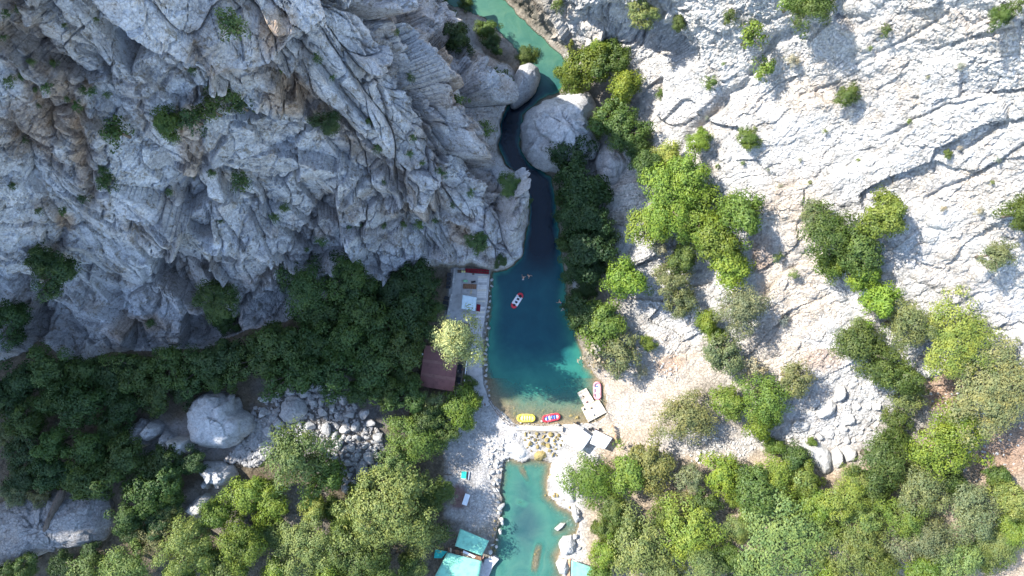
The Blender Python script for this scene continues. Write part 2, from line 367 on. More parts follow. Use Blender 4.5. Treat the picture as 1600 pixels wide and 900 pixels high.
def coarse(fn, step=8):
    """evaluate a smooth function on a coarse pixel grid and interpolate"""
    cu = np.arange(-200, 1800 + step, step, dtype=float); cv = np.arange(-200, 1100 + step, step, dtype=float)
    cU, cV = np.meshgrid(cu, cv); G = fn(cU, cV)
    x = np.clip((np.clip(UU, -199, 1799) - cu[0]) / step, 0, len(cu) - 1.001); y = np.clip((np.clip(VV, -199, 1099) - cv[0]) / step, 0, len(cv) - 1.001)
    i, j = x.astype(int), y.astype(int); a, b = x - i, y - j
    return G[j, i] * (1 - a) * (1 - b) + G[j, i + 1] * a * (1 - b) + G[j + 1, i] * (1 - a) * b + G[j + 1, i + 1] * a * b

gf, cf = rbf_fit(GROUND), rbf_fit(CLIFF)
zg = np.clip(coarse(lambda U, V: np.maximum(gf(np.clip(U, -60, 1660), np.clip(V, -60, 960)), 0.5)), 0.4, 75)
zc = np.clip(coarse(lambda U, V: cf(np.clip(U, -60, 860), np.clip(V, -60, 600))), 2, 72)
PX = np.stack([UU.ravel() / 60, VV.ravel() / 60, np.zeros(UU.size)], 1)
wob = fbm(PX * 1.5, 4, 3).reshape(UU.shape); wob2 = fbm(PX * 5, 3, 5).reshape(UU.shape)
sw = coarse(lambda U, V: np.minimum(sdist(UPPER, U, V), sdist(LOWER, U, V)), 4) + wob2 * 3
sc = coarse(lambda U, V: sdist(CLIFF_POLY, U, V), 4) + wob * 6 + wob2 * 4
sc = np.where((UU > 735) & (VV > 395) & (VV < 440), np.maximum(sc, coarse(lambda U, V: sdist(CLIFF_POLY, U, V), 4) - 2), sc)
st = coarse(lambda U, V: sdist(TERRACE, U, V), 4)
up = UU - (905 + (660 - VV) * 0.0)

land = 0.12 + (zg - 0.12) * sstep(0, 34, sw) ** 1.2
depth = np.where(VV < 668, 3.6, 2.6) * (1 - np.exp(-np.maximum(-sw, 0) / np.where((VV > 590) & (VV < 668), 30, np.where(VV > 668, 26, 12 - 7 * sstep(470, 380, VV))))) + 0.02
south = sstep(505, 645, VV) * (VV < 668)
depth = depth * (1 - 0.70 * south)
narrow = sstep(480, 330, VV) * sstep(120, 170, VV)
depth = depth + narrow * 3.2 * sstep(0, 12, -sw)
depth = depth * (1 - 0.45 * sstep(880, 860, 0 * UU + 1e9)) 
# deep water, partly a painted shadow, and the long sunk rocks of the lower pool
hole_shade = np.exp(-(((UU - 812) / 34) ** 2 + ((VV - 818) / 36) ** 2)); depth = depth + 1.2 * hole_shade * (VV > 700)
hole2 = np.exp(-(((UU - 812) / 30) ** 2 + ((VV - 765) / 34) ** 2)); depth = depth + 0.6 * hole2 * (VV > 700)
for (u, v, a, b, ang, d) in ((838, 872, 26, 7, 1.75, 1.9), (820, 743, 16, 5, 1.1, 1.2), (815, 786, 9, 5, .4, 1.5), (872, 826, 16, 9, -.5, .9)):
    x, y = (UU - u) * math.cos(ang) + (VV - v) * math.sin(ang), -(UU - u) * math.sin(ang) + (VV - v) * math.cos(ang)
    depth = depth - np.minimum(d, depth - .25) * np.exp(-((x / a) ** 4 + (y / b) ** 4)) * (VV > 700) * (sw < 0)
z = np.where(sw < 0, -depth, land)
z = np.where(VV > 690, z - 0.5 * sstep(690, 715, VV) * (np.abs(UU - 830) < 160) * (sw < 0), z)
flat = sstep(4, -2, st); z = z * (1 - flat) + (Z_TERR - 0.25) * flat
cm = sstep(2.5, -5, sc)
zflat = z.copy()
z = z * (1 - cm) + np.maximum(zc, z) * cm
CL = cm > 0.5
WAT = (sw < 0) & ~CL
# right-hand slope: everything right of the river's tree line and above the thicket
RS = coarse(lambda U, V: sdist([(880,60),(800,-300),(3200,-300),(3200,700),(1400,620),(1270,720),(1200,690),(1120,560),(1010,560),(985,500),(960,420),(935,330),(935,240),(960,190),(990,160),(960,70),(895,80)], U, V), 8) + wob * 14
SLOPE = (RS < 45) & ~CL & ~WAT
SLW = sstep(45, -45, RS)

# -- base positions, normals and relief
def to_world(z):
    k = (H - z) / F
    return np.stack([(UU - 800) * k, (450 - VV) * k, z], -1)
P0 = to_world(z)
zs = z.copy()
for _ in range(6):
    zs[1:-1, 1:-1] = (zs[1:-1, 1:-1] * 2 + zs[:-2, 1:-1] + zs[2:, 1:-1] + zs[1:-1, :-2] + zs[1:-1, 2:]) / 6
Ps = to_world(zs)
du = np.gradient(Ps, axis=1); dv = np.gradient(Ps, axis=0)
Nn = -np.cross(du, dv); Nn /= np.linalg.norm(Nn, axis=-1, keepdims=True) + 1e-9
Nn = np.where(Nn[..., 2:3] < 0, -Nn, Nn)
Pf = P0.reshape(-1, 3); disp = np.zeros(len(Pf)); tone = np.ones(len(Pf))
inner = ((UU > -62) & (UU < 1890) & (VV > -52) & (VV < 1140)).ravel()

def rot_axes(dirw, stretch):
    """axes that lengthen the pieces along a world direction"""
    d = np.array(dirw, float); d /= np.linalg.norm(d)
    return np.eye(3) - np.outer(d, d) * (1 - 1 / stretch)

ic = np.where(CL.ravel() & inner)[0]; Pc = Pf[ic]
# deep clefts and ledges traced on the cliff (pixels, half width, depth m, soil)
CLEFTS = [([(300,15),(330,60),(395,75),(440,120),(490,165),(520,195),(560,235),(590,262),(640,290)],9,1.8,.8),([(20,0),(55,80),(110,140),(140,225),(150,300)],9,1.6,.9),([(345,205),(325,225),(300,290),(285,330),(262,385)],5,1.5,.4),
 ([(205,325),(235,385),(268,428),(232,500),(222,506)],4,1.2,.3),([(268,428),(283,445),(300,470)],4,1.0,.3),([(592,270),(537,300),(470,370),(432,411),(400,445),(364,505)],5,2.4,.35),([(640,300),(560,310),(500,350),(462,392)],9,1.4,.5),
 ([(220,330),(250,320),(300,290)],3,.7,.2),([(590,-10),(610,40),(640,100),(672,180),(690,250),(700,300)],5,1.3,.5),([(640,-20),(655,60),(690,110),(712,180),(752,270),(785,335)],6,1.6,.6),([(560,0),(585,60),(600,130),(610,200)],4,1.0,.3),
 ([(680,60),(720,110),(745,180),(775,240)],6,1.4,.6),([(180,150),(230,145),(270,115),(300,120)],4,.8,.4),([(0,230),(60,240),(120,260)],5,1.0,.5),([(60,310),(100,360),(60,470)],5,1.2,.5),([(560,350),(640,345),(700,345),(745,350)],4,1.1,.5),([(700,355),(735,385),(770,410)],6,1.0,.6),
 ([(400,300),(380,350),(372,400),(300,430)],3,.8,.3),([(110,140),(160,120),(200,128),(235,118)],3,.7,.4),([(225,120),(222,160),(230,200)],4,.9,.6),([(480,40),(470,90),(478,130)],4,.9,.4),([(450,440),(475,420),(500,395)],4,1.2,.4),([(190,505),(240,520),(310,523)],3,.8,.4),
 ([(25,440),(60,500),(62,540)],6,2.0,.5),([(0,60),(50,130),(90,200)],6,1.0,.8)]
soil_c = np.zeros(UU.shape); cleft = np.zeros(UU.shape)
for (ln, w, d, s) in CLEFTS:
    l = np.array(ln, float); b = 90
    sel = (UU > l[:, 0].min() - b) & (UU < l[:, 0].max() + b) & (VV > l[:, 1].min() - b) & (VV < l[:, 1].max() + b)
    dd = ldist(ln, UU[sel] + wob2[sel] * 9, VV[sel] + wob[sel] * 9)
    cleft[sel] = np.maximum(cleft[sel], d * np.exp(-(dd / w) ** 2) + 0.0)
    soil_c[sel] = np.maximum(soil_c[sel], s * np.exp(-(dd / (w * 2.4)) ** 2))
ax1 = rot_axes((.35, -.45, -.8), 1.7)
a0, r0 = facets(Pc, 17.0, 5, .50, .5, 1.4, .022, .45, ax1)
a1, r1 = facets(Pc, 7.5, 11, .34, .35, 1.5, .035, .4, ax1)
a2, r2 = facets(Pc, 3.4, 21, .30, .17, .65, .06, .45, ax1)
a3, r3 = facets(Pc, 1.4, 41, .27, .07, .15, .11, .4, rot_axes((.3, -.3, -.9), 1.5))
_eu = np.linalg.norm(np.gradient(P0, axis=1), axis=-1); _ev = np.linalg.norm(np.gradient(P0, axis=0), axis=-1); ext = np.maximum(_eu, _ev).ravel()[ic]
w2_, w3_, w4_ = sstep(1.8, .7, ext), sstep(.75, .32, ext), sstep(.5, .25, ext)
wgt = 0.35 + 0.65 * sstep(-.15, .35, fbm(Pc / 11, 3, 77))
a4, r4 = facets(Pc, .62, 51, .30, .05, .09, .16, .4)
disp[ic] = a0 + a1 * (.4 + .6 * w2_) + a2 * w2_ + a3 * wgt * 1.0 * w3_ + a4 * wgt * .8 * w4_ + fbm(Pc / 5, 3, 64) * .5 + fbm(Pc / 1.6, 4, 61) * .13 * w3_ + fbm(Pc / .5, 3, 66) * .05 * w4_
rp = (UU * .87 - VV * .5).ravel()[ic] / 33.0 + wob.ravel()[ic] * .55 + wob2.ravel()[ic] * .12; fr = rp - np.floor(rp)
ribw = sstep(530, 630, UU.ravel()[ic]) * sstep(380, 300, VV.ravel()[ic]) * (.5 + .5 * _h(np.floor(rp), np.floor(rp) * 0, np.floor(rp) * 0, 3))
disp[ic] += ribw * 1.7 * (np.where(fr < .78, fr / .78, (1 - fr) / .22) - .5)
disp[ic] -= cleft.ravel()[ic]
disp[ic] *= (sstep(0, -16, sc.ravel()[ic]) * .94 + .06) * np.where(UU.ravel()[ic] > 760, sstep(0, -34, sc.ravel()[ic]) * .8 + .2, 1)
i_s = np.where(SLOPE.ravel() & inner)[0]; Pq = Pf[i_s]
wall = sstep(1120, 1000, UU.ravel()[i_s]) * sstep(130, 60, VV.ravel()[i_s])          # the broken wall above the river bend
scree = sstep(.0, .35, fbm(Pq / 14, 3, 91) + .7 * sstep(330, 430, VV.ravel()[i_s]) - .15 * sstep(300, 200, VV.ravel()[i_s]))
ax2 = rot_axes((.75, .55, .35), 2.6)
b1, q1 = facets(Pq, 9.0, 111, .20, .16, .20, .03, .25, ax2)
b2, q2 = facets(Pq, 2.8, 121, .15, .07, .14, .06, .5, ax2)
b3, q3 = facets(Pq, 1.1, 131, .26, .06, .09, .12, .4, rot_axes((.75, .55, .35), 1.6))
f1, f2, vv_, rr_ = voro(Pq / 1.15 + .25 * vnoise(Pq, 5)[:, None], 151)
rub = np.sqrt(np.clip(1 - (f1 / .75) ** 2, 0, 1)) * (.15 + .55 * rr_[:, 0] ** 2) 
f1, f2, vv_, rr2 = voro(Pq / 2.8, 157)
rub = np.maximum(rub, np.where(rr2[:, 0] > .62, np.sqrt(np.clip(1 - (f1 / .62) ** 2, 0, 1)) * 1.1, 0))
disp[i_s] = (b1 + b2) * (1 - .5 * scree) + b3 * (1 - .6 * scree) + rub * .85 * scree * (1 - wall) + fbm(Pq / .9, 4, 161) * .16 + fbm(Pq / 7, 3, 171) * .5 
w1, _ = facets(Pq, 5.0, 181, .7, 1.6, 1.3, .08, .6, rot_axes((.2, .4, -.9), 1.8))
b4, _ = facets(Pq, .55, 141, .34, .05, .07, .16, .4)
disp[i_s] += b4 * (.5 + .5 * (1 - scree)) + wall * w1 * .75
for (ln, w, d) in (([(1010,20),(1040,70),(1075,90)],14,3.5),([(1085,200),(1130,150),(1160,140),(1215,60),(1260,45)],7,1.6),([(1055,240),(1090,190),(1130,160)],7,1.4),([(1500,240),(1560,200),(1610,185)],3,.9),([(1380,215),(1480,160),(1600,145)],3,.8),
                   ([(1250,150),(1310,130)],3,.8),([(1450,310),(1530,270),(1600,230)],4,1.0),([(1390,240),(1393,290)],1.6,.5),([(1340,100),(1420,60),(1480,20)],3,.6),([(1460,80),(1520,60),(1600,40)],4,.8)):
    dd = ldist(ln, UU.ravel()[i_s] + wob2.ravel()[i_s] * 4, VV.ravel()[i_s] + wob.ravel()[i_s] * 3)
    disp[i_s] -= d * np.exp(-(dd / w) ** 2)
disp[i_s] *= (.12 + .88 * SLW.ravel()[i_s]) * sstep(0, 20, sw.ravel()[i_s])
ig = np.where(~(SLOPE | CL).ravel() & inner)[0]; Pg = Pf[ig]
f1, f2, vv_, rr_ = voro(Pg / .9, 201)
cob = np.sqrt(np.clip(1 - (f1 / .7) ** 2, 0, 1)) * rr_[:, 0] ** 2
stony = sstep(-.05, .25, fbm(Pg / 6, 3, 211))
calm = sstep(10, 2, st.ravel()[ig]); path_calm = np.exp(-(((UU.ravel()[ig] - 745) / 34) ** 2 + ((VV.ravel()[ig] - 720) / 100) ** 4))
calm = np.maximum(calm, np.clip(path_calm * 1.3, 0, .92))
disp[ig] = (cob * .35 * stony + fbm(Pg / 1.3, 4, 221) * .22 + fbm(Pg / .35, 3, 231) * .05) * (1 - calm)
disp[ig] *= np.where(sw.ravel()[ig] < 0, .6, .3 + .7 * sstep(0, 14, sw.ravel()[ig]))
Pd = Pf + Nn.reshape(-1, 3) * disp[:, None]
keep = (sw > 0).ravel() & ~CL.ravel(); Pd[keep, 2] = np.maximum(Pd[keep, 2], .03)
Pd[WAT.ravel(), 2] = np.minimum(Pd[WAT.ravel(), 2], -.03 - .5 * (VV.ravel()[WAT.ravel()] > 690))

# -- what the surface is made of (albedo)
col = np.zeros((UU.size, 3)); u_, v_ = UU.ravel(), VV.ravel(); wb = wob.ravel(); w2 = wob2.ravel()
col[:] = (.30, .27, .22)
def put(mask, c): 
    mk = np.clip(mask, 0, 1)[:, None]; col[:] = col * (1 - mk) + np.array(c) * mk
def blob(u, v, a, b, c, s=1.0, soft=.35, lim=None):
    d = np.sqrt(((u_ - u) / a) ** 2 + ((v_ - v) / b) ** 2) + wb * .45 + w2 * .25
    mk = sstep(1 + soft, 1 - soft, d) * s
    put(mk if lim is None else mk * lim, c)
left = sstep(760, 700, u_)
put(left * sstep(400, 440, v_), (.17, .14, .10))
put(sstep(880, 930, u_) * sstep(660, 720, v_), (.44, .36, .27))
put(sstep(870, 890, u_) * sstep(420, 250, v_), (.30, .28, .25))
sl = SLOPE.ravel() * SLW.ravel()
put(sl, (.575, .56, .53))
for b in [(1240,400,60,120,.8),(1200,560,60,60,.8),(1010,620,110,60,1),(960,660,70,60,.9),(1060,570,80,40,.7),(1270,150,60,30,.8),(1500,290,90,30,.5),(1500,420,60,40,.5),(1250,480,60,60,.5),(1340,140,70,20,.4),(1440,40,60,30,.4)]:
    blob(*b[:4], (.56, .49, .41), b[4])
for b in [(1475,605,60,30,.9),(1580,710,60,40,.9),(1290,560,30,20,.6),(1190,395,20,30,.6),(1050,570,20,12,.6),(1440,720,60,30,.6),(1560,600,60,25,.7),(1100,860,40,20,.6)]:
    blob(*b[:4], (.40, .27, .19), b[4])
blob(1000, 690, 90, 26, (.52, .43, .33), .8)
blob(745, 720, 46, 110, (.50, .48, .455), 1.0); blob(720, 760, 26, 60, (.42, .40, .38), .9); blob(715, 778, 16, 16, (.22, .10, .08), .8)
blob(795, 690, 50, 40, (.60, .58, .55), 1.0); blob(890, 700, 40, 50, (.60, .58, .55), 1.0); blob(885, 770, 34, 60, (.60, .57, .53), 1.0); blob(890, 860, 26, 60, (.55, .52, .48), 1.0)
blob(745, 50, 70, 32, (.47, .44, .40), 1.0); blob(1330, 650, 90, 70, (.50, .49, .47), .9); blob(1120, 690, 90, 24, (.50, .48, .45), .8)
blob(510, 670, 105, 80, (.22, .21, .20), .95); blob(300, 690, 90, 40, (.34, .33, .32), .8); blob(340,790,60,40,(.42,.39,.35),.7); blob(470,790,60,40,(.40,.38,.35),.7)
cl = CL.ravel() * 1.0
put(cl, (.54, .54, .545))
lim = cl * .9
och = sstep(.12, .5, fbm(Pf / 13, 4, 301)) * cl; put(och * .38, (.36, .29, .225))
drk = sstep(.1, .45, fbm(Pf @ rot_axes((.3, -.4, -.85), 2.5) / 6, 5, 311)) * cl; put(drk * .5, (.34, .33, .325))
lgt = sstep(.05, .4, fbm(Pf / 8, 4, 321)) * cl; put(lgt * .75, (.66, .665, .675))
put(soil_c.ravel() * cl * .9, (.23, .18, .14))
for b in [(50,200,45,45,.7),(95,170,30,40,.6),(430,20,24,26,.8),(330,60,30,20,.5),(445,150,40,20,.7),(95,355,16,14,.9),(215,505,50,10,.6),(660,330,50,12,.5),(715,375,20,20,.6),(760,90,22,20,.6),(690,110,16,50,.6),(300,200,18,60,.6),(130,210,14,60,.6)]:
    blob(b[0], b[1], b[2], b[3], (.42, .30, .20), b[4], .45, cl)
wsl = sl * sstep(.1, .45, fbm(Pf / 9, 4, 331)); put(wsl * .4, (.52, .515, .51))
put(WAT.ravel() * 1.0, (.26, .22, .15))
put(WAT.ravel() * sstep(-14, 0, sw.ravel()) * .7, (.36, .27, .17))
put(sstep(3, -2, st).ravel(), (.30, .29, .28))

quad = np.arange(NU * NV).reshape(NV, NU)
Q = np.stack([quad[1:, :-1], quad[1:, 1:], quad[:-1, 1:], quad[:-1, :-1]], -1).reshape(-1, 4)
cls = np.where(CL, 1, np.where(WAT, 2, np.where(SLOPE, 3, 0)))[:-1, :-1].ravel()
Nf = Nn.reshape(-1, 3)
for k, nm in ((0, 'ground'), (1, 'cliff'), (2, 'riverbed'), (3, 'rock_slope')):
    gone = (CL & ((VV < -49) | (UU < -59)))[:-1, :-1].ravel() | (CL & ((VV < -49) | (UU < -59)))[1:, 1:].ravel()
    q = Q[(cls == k) & ~gone]; uq, inv = np.unique(q, return_inverse=True)
    me = grid_mesh(nm, Pd[uq], inv.reshape(-1, 4), M_CLIFF if k == 1 else M_TERRAIN, smooth=(k in (0, 2)), attrs={'albedo': col[uq]})
    tag(link(nm, me), kind='structure')
zfin = Pd[:, 2].reshape(UU.shape)
def gz(u, v, soft=0):
    """finished ground height at a pixel"""
    i = int(np.clip(np.searchsorted(us, u), 1, NU - 2)); j = int(np.clip(np.searchsorted(vs, v), 1, NV - 2))
    return float(np.median(zfin[j - 1:j + 2, i - 1:i + 2]))
def nrm(u, v):
    i = int(np.clip(np.searchsorted(us, u), 1, NU - 2)); j = int(np.clip(np.searchsorted(vs, v), 1, NV - 2))
    return Vector(Nn[j, i])

# -- the mountain goes on above and left of the picture: from the edge of the cliff up to its crest and down behind
edge = [(-58,566),(-58,450),(-58,330),(-58,220),(-58,120),(-58,30),(-58,-48),(100,-48),(200,-48),(320,-48),(450,-48),(560,-48),(640,-48)]
crest = [(-188,-15,98),(-166,-10,92),(-148,0,91),(-126,13,88),(-114,15,89),(-102,20,92),(-94,27,94),(-82,33,94),(-73,34,90),(-65,38,89),(-45,46,76),(-47,56,82),(-42,65,80)]
ev = [Vector(Pd.reshape(NV, NU, 3)[int(np.argmin(abs(vs - v))), int(np.argmin(abs(us - u)))]) for u, v in edge]
def along(pts, n):
    pts = [np.array(p, float) for p in pts]; out = []
    for t in np.linspace(0, len(pts) - 1, n):
        i = min(int(t), len(pts) - 2); out.append(pts[i] + (pts[i + 1] - pts[i]) * (t - i))
    return np.array(out)
n_al = 220; A = along(ev, n_al) + np.array([0, 0, -.4]); B = along(crest, n_al)
ew = along([(-230,-40,10),(-225,0,10),(-215,30,10),(-200,70,10),(-190,90,10),(-175,100,12),(-150,110,12),(-130,115,12),(-105,112,12),(-95,105,10),(-75,98,8),(-62,88,6),(-46,79,4)], n_al)
rows = [A + (B - A) * t + np.array([0, 0, 1]) * 3 * math.sin(t * math.pi) for t in np.linspace(0, 1, 26)] + [B + (ew - B) * t for t in np.linspace(0, 1, 20)[1:]]
G = np.array(rows); nr = len(G); gp = G.reshape(-1, 3)
a1, _ = facets(gp, 9, 11, .5, 1.1, .9, .06, .5); a2, _ = facets(gp, 3.4, 21, .5, .5, .4, .1, .5)
fade = np.clip(np.arange(nr) / 4, 0, 1).repeat(n_al)
gp = gp + np.array([.45, -.35, .6]) * ((a1 + a2) * fade)[:, None]
qq = np.arange(nr * n_al).reshape(nr, n_al)
mq = np.stack([qq[:-1, :-1], qq[:-1, 1:], qq[1:, 1:], qq[1:, :-1]], -1).reshape(-1, 4)
tag(link('mountain', grid_mesh('mountain', gp, mq, M_CLIFF, False, {'albedo': np.tile((.5, .5, .5), (len(gp), 1))})), kind='structure')

# ------------------------------------------------------------------ water
def water_sheet(name, sel, z0, poly):
    cu = us[(us > 560) & (us < 980)]; 
    m = sel & (sw < 7) & (cm < .98)
    ids = np.where(m)
    qm = (m[:-1, :-1] | m[1:, 1:] | m[1:, :-1] | m[:-1, 1:])
    q = Q[qm.ravel()]; uq, inv = np.unique(q, return_inverse=True)
    k = (H - z0) / F
    Vw = np.stack([(u_[uq] - 800) * k, (450 - v_[uq]) * k, np.full(len(uq), z0)], 1)
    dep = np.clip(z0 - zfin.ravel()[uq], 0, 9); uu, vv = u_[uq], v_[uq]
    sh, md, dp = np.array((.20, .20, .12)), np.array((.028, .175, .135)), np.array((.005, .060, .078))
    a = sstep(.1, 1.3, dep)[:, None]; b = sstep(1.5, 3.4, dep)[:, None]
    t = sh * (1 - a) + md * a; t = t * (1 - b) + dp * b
    c = sstep(3.7, 5.6, dep)[:, None]; t = t * (1 - c) + np.array((.001, .010, .022)) * c  # near-black tint paints the deep shade of the narrows into the water
    if z0 < -.1: t = t * .72 + np.array((.09, .125, .10)) * .34
    if z0 > -.1:
        milk = (sstep(165, 90, vv))[:, None] * .9; t = t * (1 - milk) + np.array((.062, .155, .11)) * milk
    cl_ = 1 - np.exp(-1.15 * dep); 
    if z0 > -.1: cl_ = np.maximum(cl_, sstep(165, 100, vv) * sstep(.05, .6, dep) * .97)
    me = grid_mesh(name, Vw, inv.reshape(-1, 4), M_WATER, True, {'tint': t, 'clarity': cl_ * .985})
    return tag(link(name, me), kind='structure')
Z_LOW = -0.5
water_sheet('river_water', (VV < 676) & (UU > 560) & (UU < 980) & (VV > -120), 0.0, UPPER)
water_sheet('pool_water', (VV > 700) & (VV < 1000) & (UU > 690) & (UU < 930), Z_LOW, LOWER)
# ------------------------------------------------------------------ rocks
def ico(sub):
    bm = bmesh.new(); bmesh.ops.create_icosphere(bm, subdivisions=sub, radius=1.0)
    V = np.array([v.co[:] for v in bm.verts]); Fc = [tuple(v.index for v in f.verts) for f in bm.faces]; bm.free()
    return V, Fc
ICO = {k: ico(k) for k in (1, 2, 3, 4, 5)}
def rock_mesh(name, seed, sub=3, cuts=9, rough=.05, mat=None):
    rs = np.random.RandomState(seed); V, Fc = ICO[sub]; V = V.copy()
    for k in range(cuts):
        n = rs.normal(size=3); n /= np.linalg.norm(n); d = rs.uniform(.34, .70)
        s = V @ n - d; V = V - np.outer(np.maximum(s, 0) * .96, n)
    V = V * (1 + rough * fbm(V * 2.2 + seed, 3, seed)[:, None] * 2)
    return mesh_from(name, V, Fc, mat or M_ROCK, sub >= 4)
ROCKS = [rock_mesh('rock', 100 + k, 2, 10, .03, M_LIGHT_ROCK) for k in range(8)]
ROCKS_W = [rock_mesh('rock', 200 + k, 2, 12, .04, M_WHITE_ROCK) for k in range(8)]
ROCKS_A = [rock_mesh('rock', 300 + k, 2, 8, .06, M_WET_ROCK) for k in range(5)]
def stone(name, u, v, a, b, ang, label, group, meshes, rng, h=.75, sink=.25, z=None, cat='rock'):
    if name in ('bank_stone', 'kerb_stone'): u += rng.uniform(-1.6, 1.6); v += rng.uniform(-1.5, 1.5); a *= rng.uniform(.7, 1.25); b *= rng.uniform(.7, 1.25)
    """a loose stone a x b pixels (half sizes) lying on the ground"""
    z0 = gz(u, v) if z is None else z
    k = (H - z0) / F; rx, ry = a * k, b * k; rz = h * min(rx, ry)
    o = link(name, rng.choice(meshes)); o.location = W(u, v, z0 + rz * (1 - 2 * sink) * .6)
    o.rotation_euler = (rng.uniform(-.25, .25), rng.uniform(-.25, .25), -ang)
    o.scale = (rx, ry, rz)
    return tag(o, label, cat, group)

def outline_rock(name, label, pts, zb, zt, seed, mat, group=None, under=.75, facet=.35, top=.55, lean=(0, 0), cat='boulder', n=120, rings=34, dome=2.2, detail=1.0):
    """a big boulder with the plan seen in the photograph: belly, shoulders, and a broken top"""
    zr = zb + (zt - zb) * .45
    p = [W(u, v, zr) for u, v in pts]; cx = sum(q.x for q in p) / len(p); cy = sum(q.y for q in p) / len(p)
    # resample the outline evenly
    P = np.array([[q.x, q.y] for q in p]); P2 = np.vstack([P, P[:1]]); sl = np.r_[0, np.cumsum(np.linalg.norm(np.diff(P2, axis=0), axis=1))]
    t = np.linspace(0, sl[-1], n, endpoint=False); X = np.interp(t, sl, P2[:, 0]); Y = np.interp(t, sl, P2[:, 1])
    for _ in range(2): X = (np.roll(X, 1) + 2 * X + np.roll(X, -1)) / 4; Y = (np.roll(Y, 1) + 2 * Y + np.roll(Y, -1)) / 4
    V = []
    for r in range(rings):
        s = r / (rings - 1)
        if s < .3:
            q = s / .3; f = under + (1 - under) * math.sin(q * math.pi / 2); zz = zb + (zr - zb) * q
        else:
            q = (s - .3) / .7; f = 1 - q; zz = zr + (zt - zr) * (1 - (1 - min(1, q * 1.0)) ** dome)
        for i in range(n):
            V.append((cx + (X[i] - cx) * f + lean[0] * (zz - zr), cy + (Y[i] - cy) * f + lean[1] * (zz - zr), zz))
    V = np.array(V)
    Fc = [(r * n + i, r * n + (i + 1) % n, (r + 1) * n + (i + 1) % n, (r + 1) * n + i) for r in range(rings - 1) for i in range(n)]
    c = V.mean(0); Nr = V - c; Nr /= np.linalg.norm(Nr, axis=1, keepdims=True) + 1e-9
    sc_ = max(1.0, (zt - zb))
    a1, _ = facets(V, sc_ * .55, seed, facet, .04 * sc_, .07 * sc_, .04, .4); a2, _ = facets(V, sc_ * .2, seed + 9, .3, .02 * sc_, .02 * sc_, .12, .4)
    rf = np.clip(np.linalg.norm(V[:, :2] - [cx, cy], axis=1) / (np.linalg.norm(P - [cx, cy], axis=1).mean()), .1, 1)
    V = V + Nr * ((a1 + a2) * detail * (.5 + .35 * (1 - rf)) + fbm(V / (sc_ * .25), 4, seed + 20) * .035 * sc_ * detail)[:, None]
    me = grid_mesh(name, V - [cx, cy, zb], np.array(Fc), mat, True)
    o = link(name, me); o.location = (cx, cy, zb)
    return tag(o, label, cat, group)

outline_rock('boulder', 'huge smooth grey boulder jammed in the gorge beside the dark narrows',
    [(812,215),(813,195),(822,174),(845,160),(872,152),(895,145),(915,142),(928,152),(932,168),(926,185),(930,205),(938,225),(930,245),(905,262),(870,272),(840,262),(826,248),(815,233)], -2.0, 10.5, 41, M_LIGHT_ROCK, under=.86, facet=.3, detail=.95, dome=2.8)
outline_rock('boulder', 'rounded grey boulder leaning out over the river just above the narrows',
    [(797,165),(799,145),(803,120),(812,103),(828,98),(841,106),(844,122),(838,140),(827,153),(815,162),(803,168)], -1.5, 8.0, 43, M_ROCK, under=.85, facet=.12, detail=.5)
outline_rock('boulder', 'upper block of shaded blue grey rock on the right bank below the huge boulder',
    [(935,236),(945,225),(958,228),(972,240),(986,245),(990,262),(975,278),(962,292),(945,288),(934,280),(932,262)], 1.0, 7.5, 45, M_LIGHT_ROCK, detail=.8)
outline_rock('boulder', 'tilted shaded rock between the blue grey block and the big bright bush',
    [(962,300),(975,284),(990,268),(1004,275),(1012,292),(1006,312),(996,326),(984,345),(968,340),(958,322)], 1.2, 7.0, 47, M_LIGHT_ROCK, detail=.8)
outline_rock('boulder', 'tall pale shaded slab reaching down the right bank under the big bright bush',
    [(962,345),(975,338),(990,345),(1000,362),(1002,385),(995,402),(975,404),(955,402),(948,395),(956,370)], 1.0, 6.0, 49, M_LIGHT_ROCK, detail=.7)
outline_rock('boulder', 'small shaded rock showing between dark trees at the edge of the pool',
    [(893,436),(898,424),(906,420),(918,426),(920,440),(908,452),(895,452)], .2, 3.0, 51, M_LIGHT_ROCK, cat='boulder', detail=.7)
outline_rock('boulder', 'very large flat topped boulder at the edge of the shaded wood',
    [(297,662),(296,640),(304,622),(325,611),(348,612),(366,622),(371,642),(390,652),(398,668),(385,684),(365,696),(345,702),(322,698),(305,690)], 5.0, 13.5, 157, M_LIGHT_ROCK, under=.9, facet=.32, dome=4.6, detail=.95)
outline_rock('boulder', 'rounded grey rock at the foot of the very large flat topped boulder',
    [(297,702),(304,688),(320,690),(332,700),(322,708),(305,712)], 5.5, 8.0, 55, M_ROCK, detail=.6)
outline_rock('boulder', 'pale angular block tilted among dark trees left of the flat topped boulder',
    [(225,673),(238,658),(252,665),(250,678),(237,688),(230,684)], 6.5, 13, 57, M_LIGHT_ROCK, detail=.5, dome=5, under=.95)
outline_rock('boulder', 'pale triangular flat block wedged below the flat topped boulder',
    [(266,684),(280,683),(300,684),(299,700),(294,709),(280,704),(272,700)], 6.5, 13.2, 59, M_WHITE_ROCK, detail=.3, dome=6, under=.95)
outline_rock('boulder', 'long dark grey rock under the pale triangular block',
    [(248,684),(258,672),(272,676),(285,690),(280,704),(270,708),(262,698)], 6, 11.6, 61, M_ROCK, detail=.7, dome=3.5)
outline_rock('boulder', 'dull brown grey boulder half hidden in the shaded wood',
    [(203,680),(208,662),(222,655),(234,662),(230,684),(236,694),(222,698),(210,690)], 6, 12, 63, M_ROCK, detail=.7, dome=3.5)
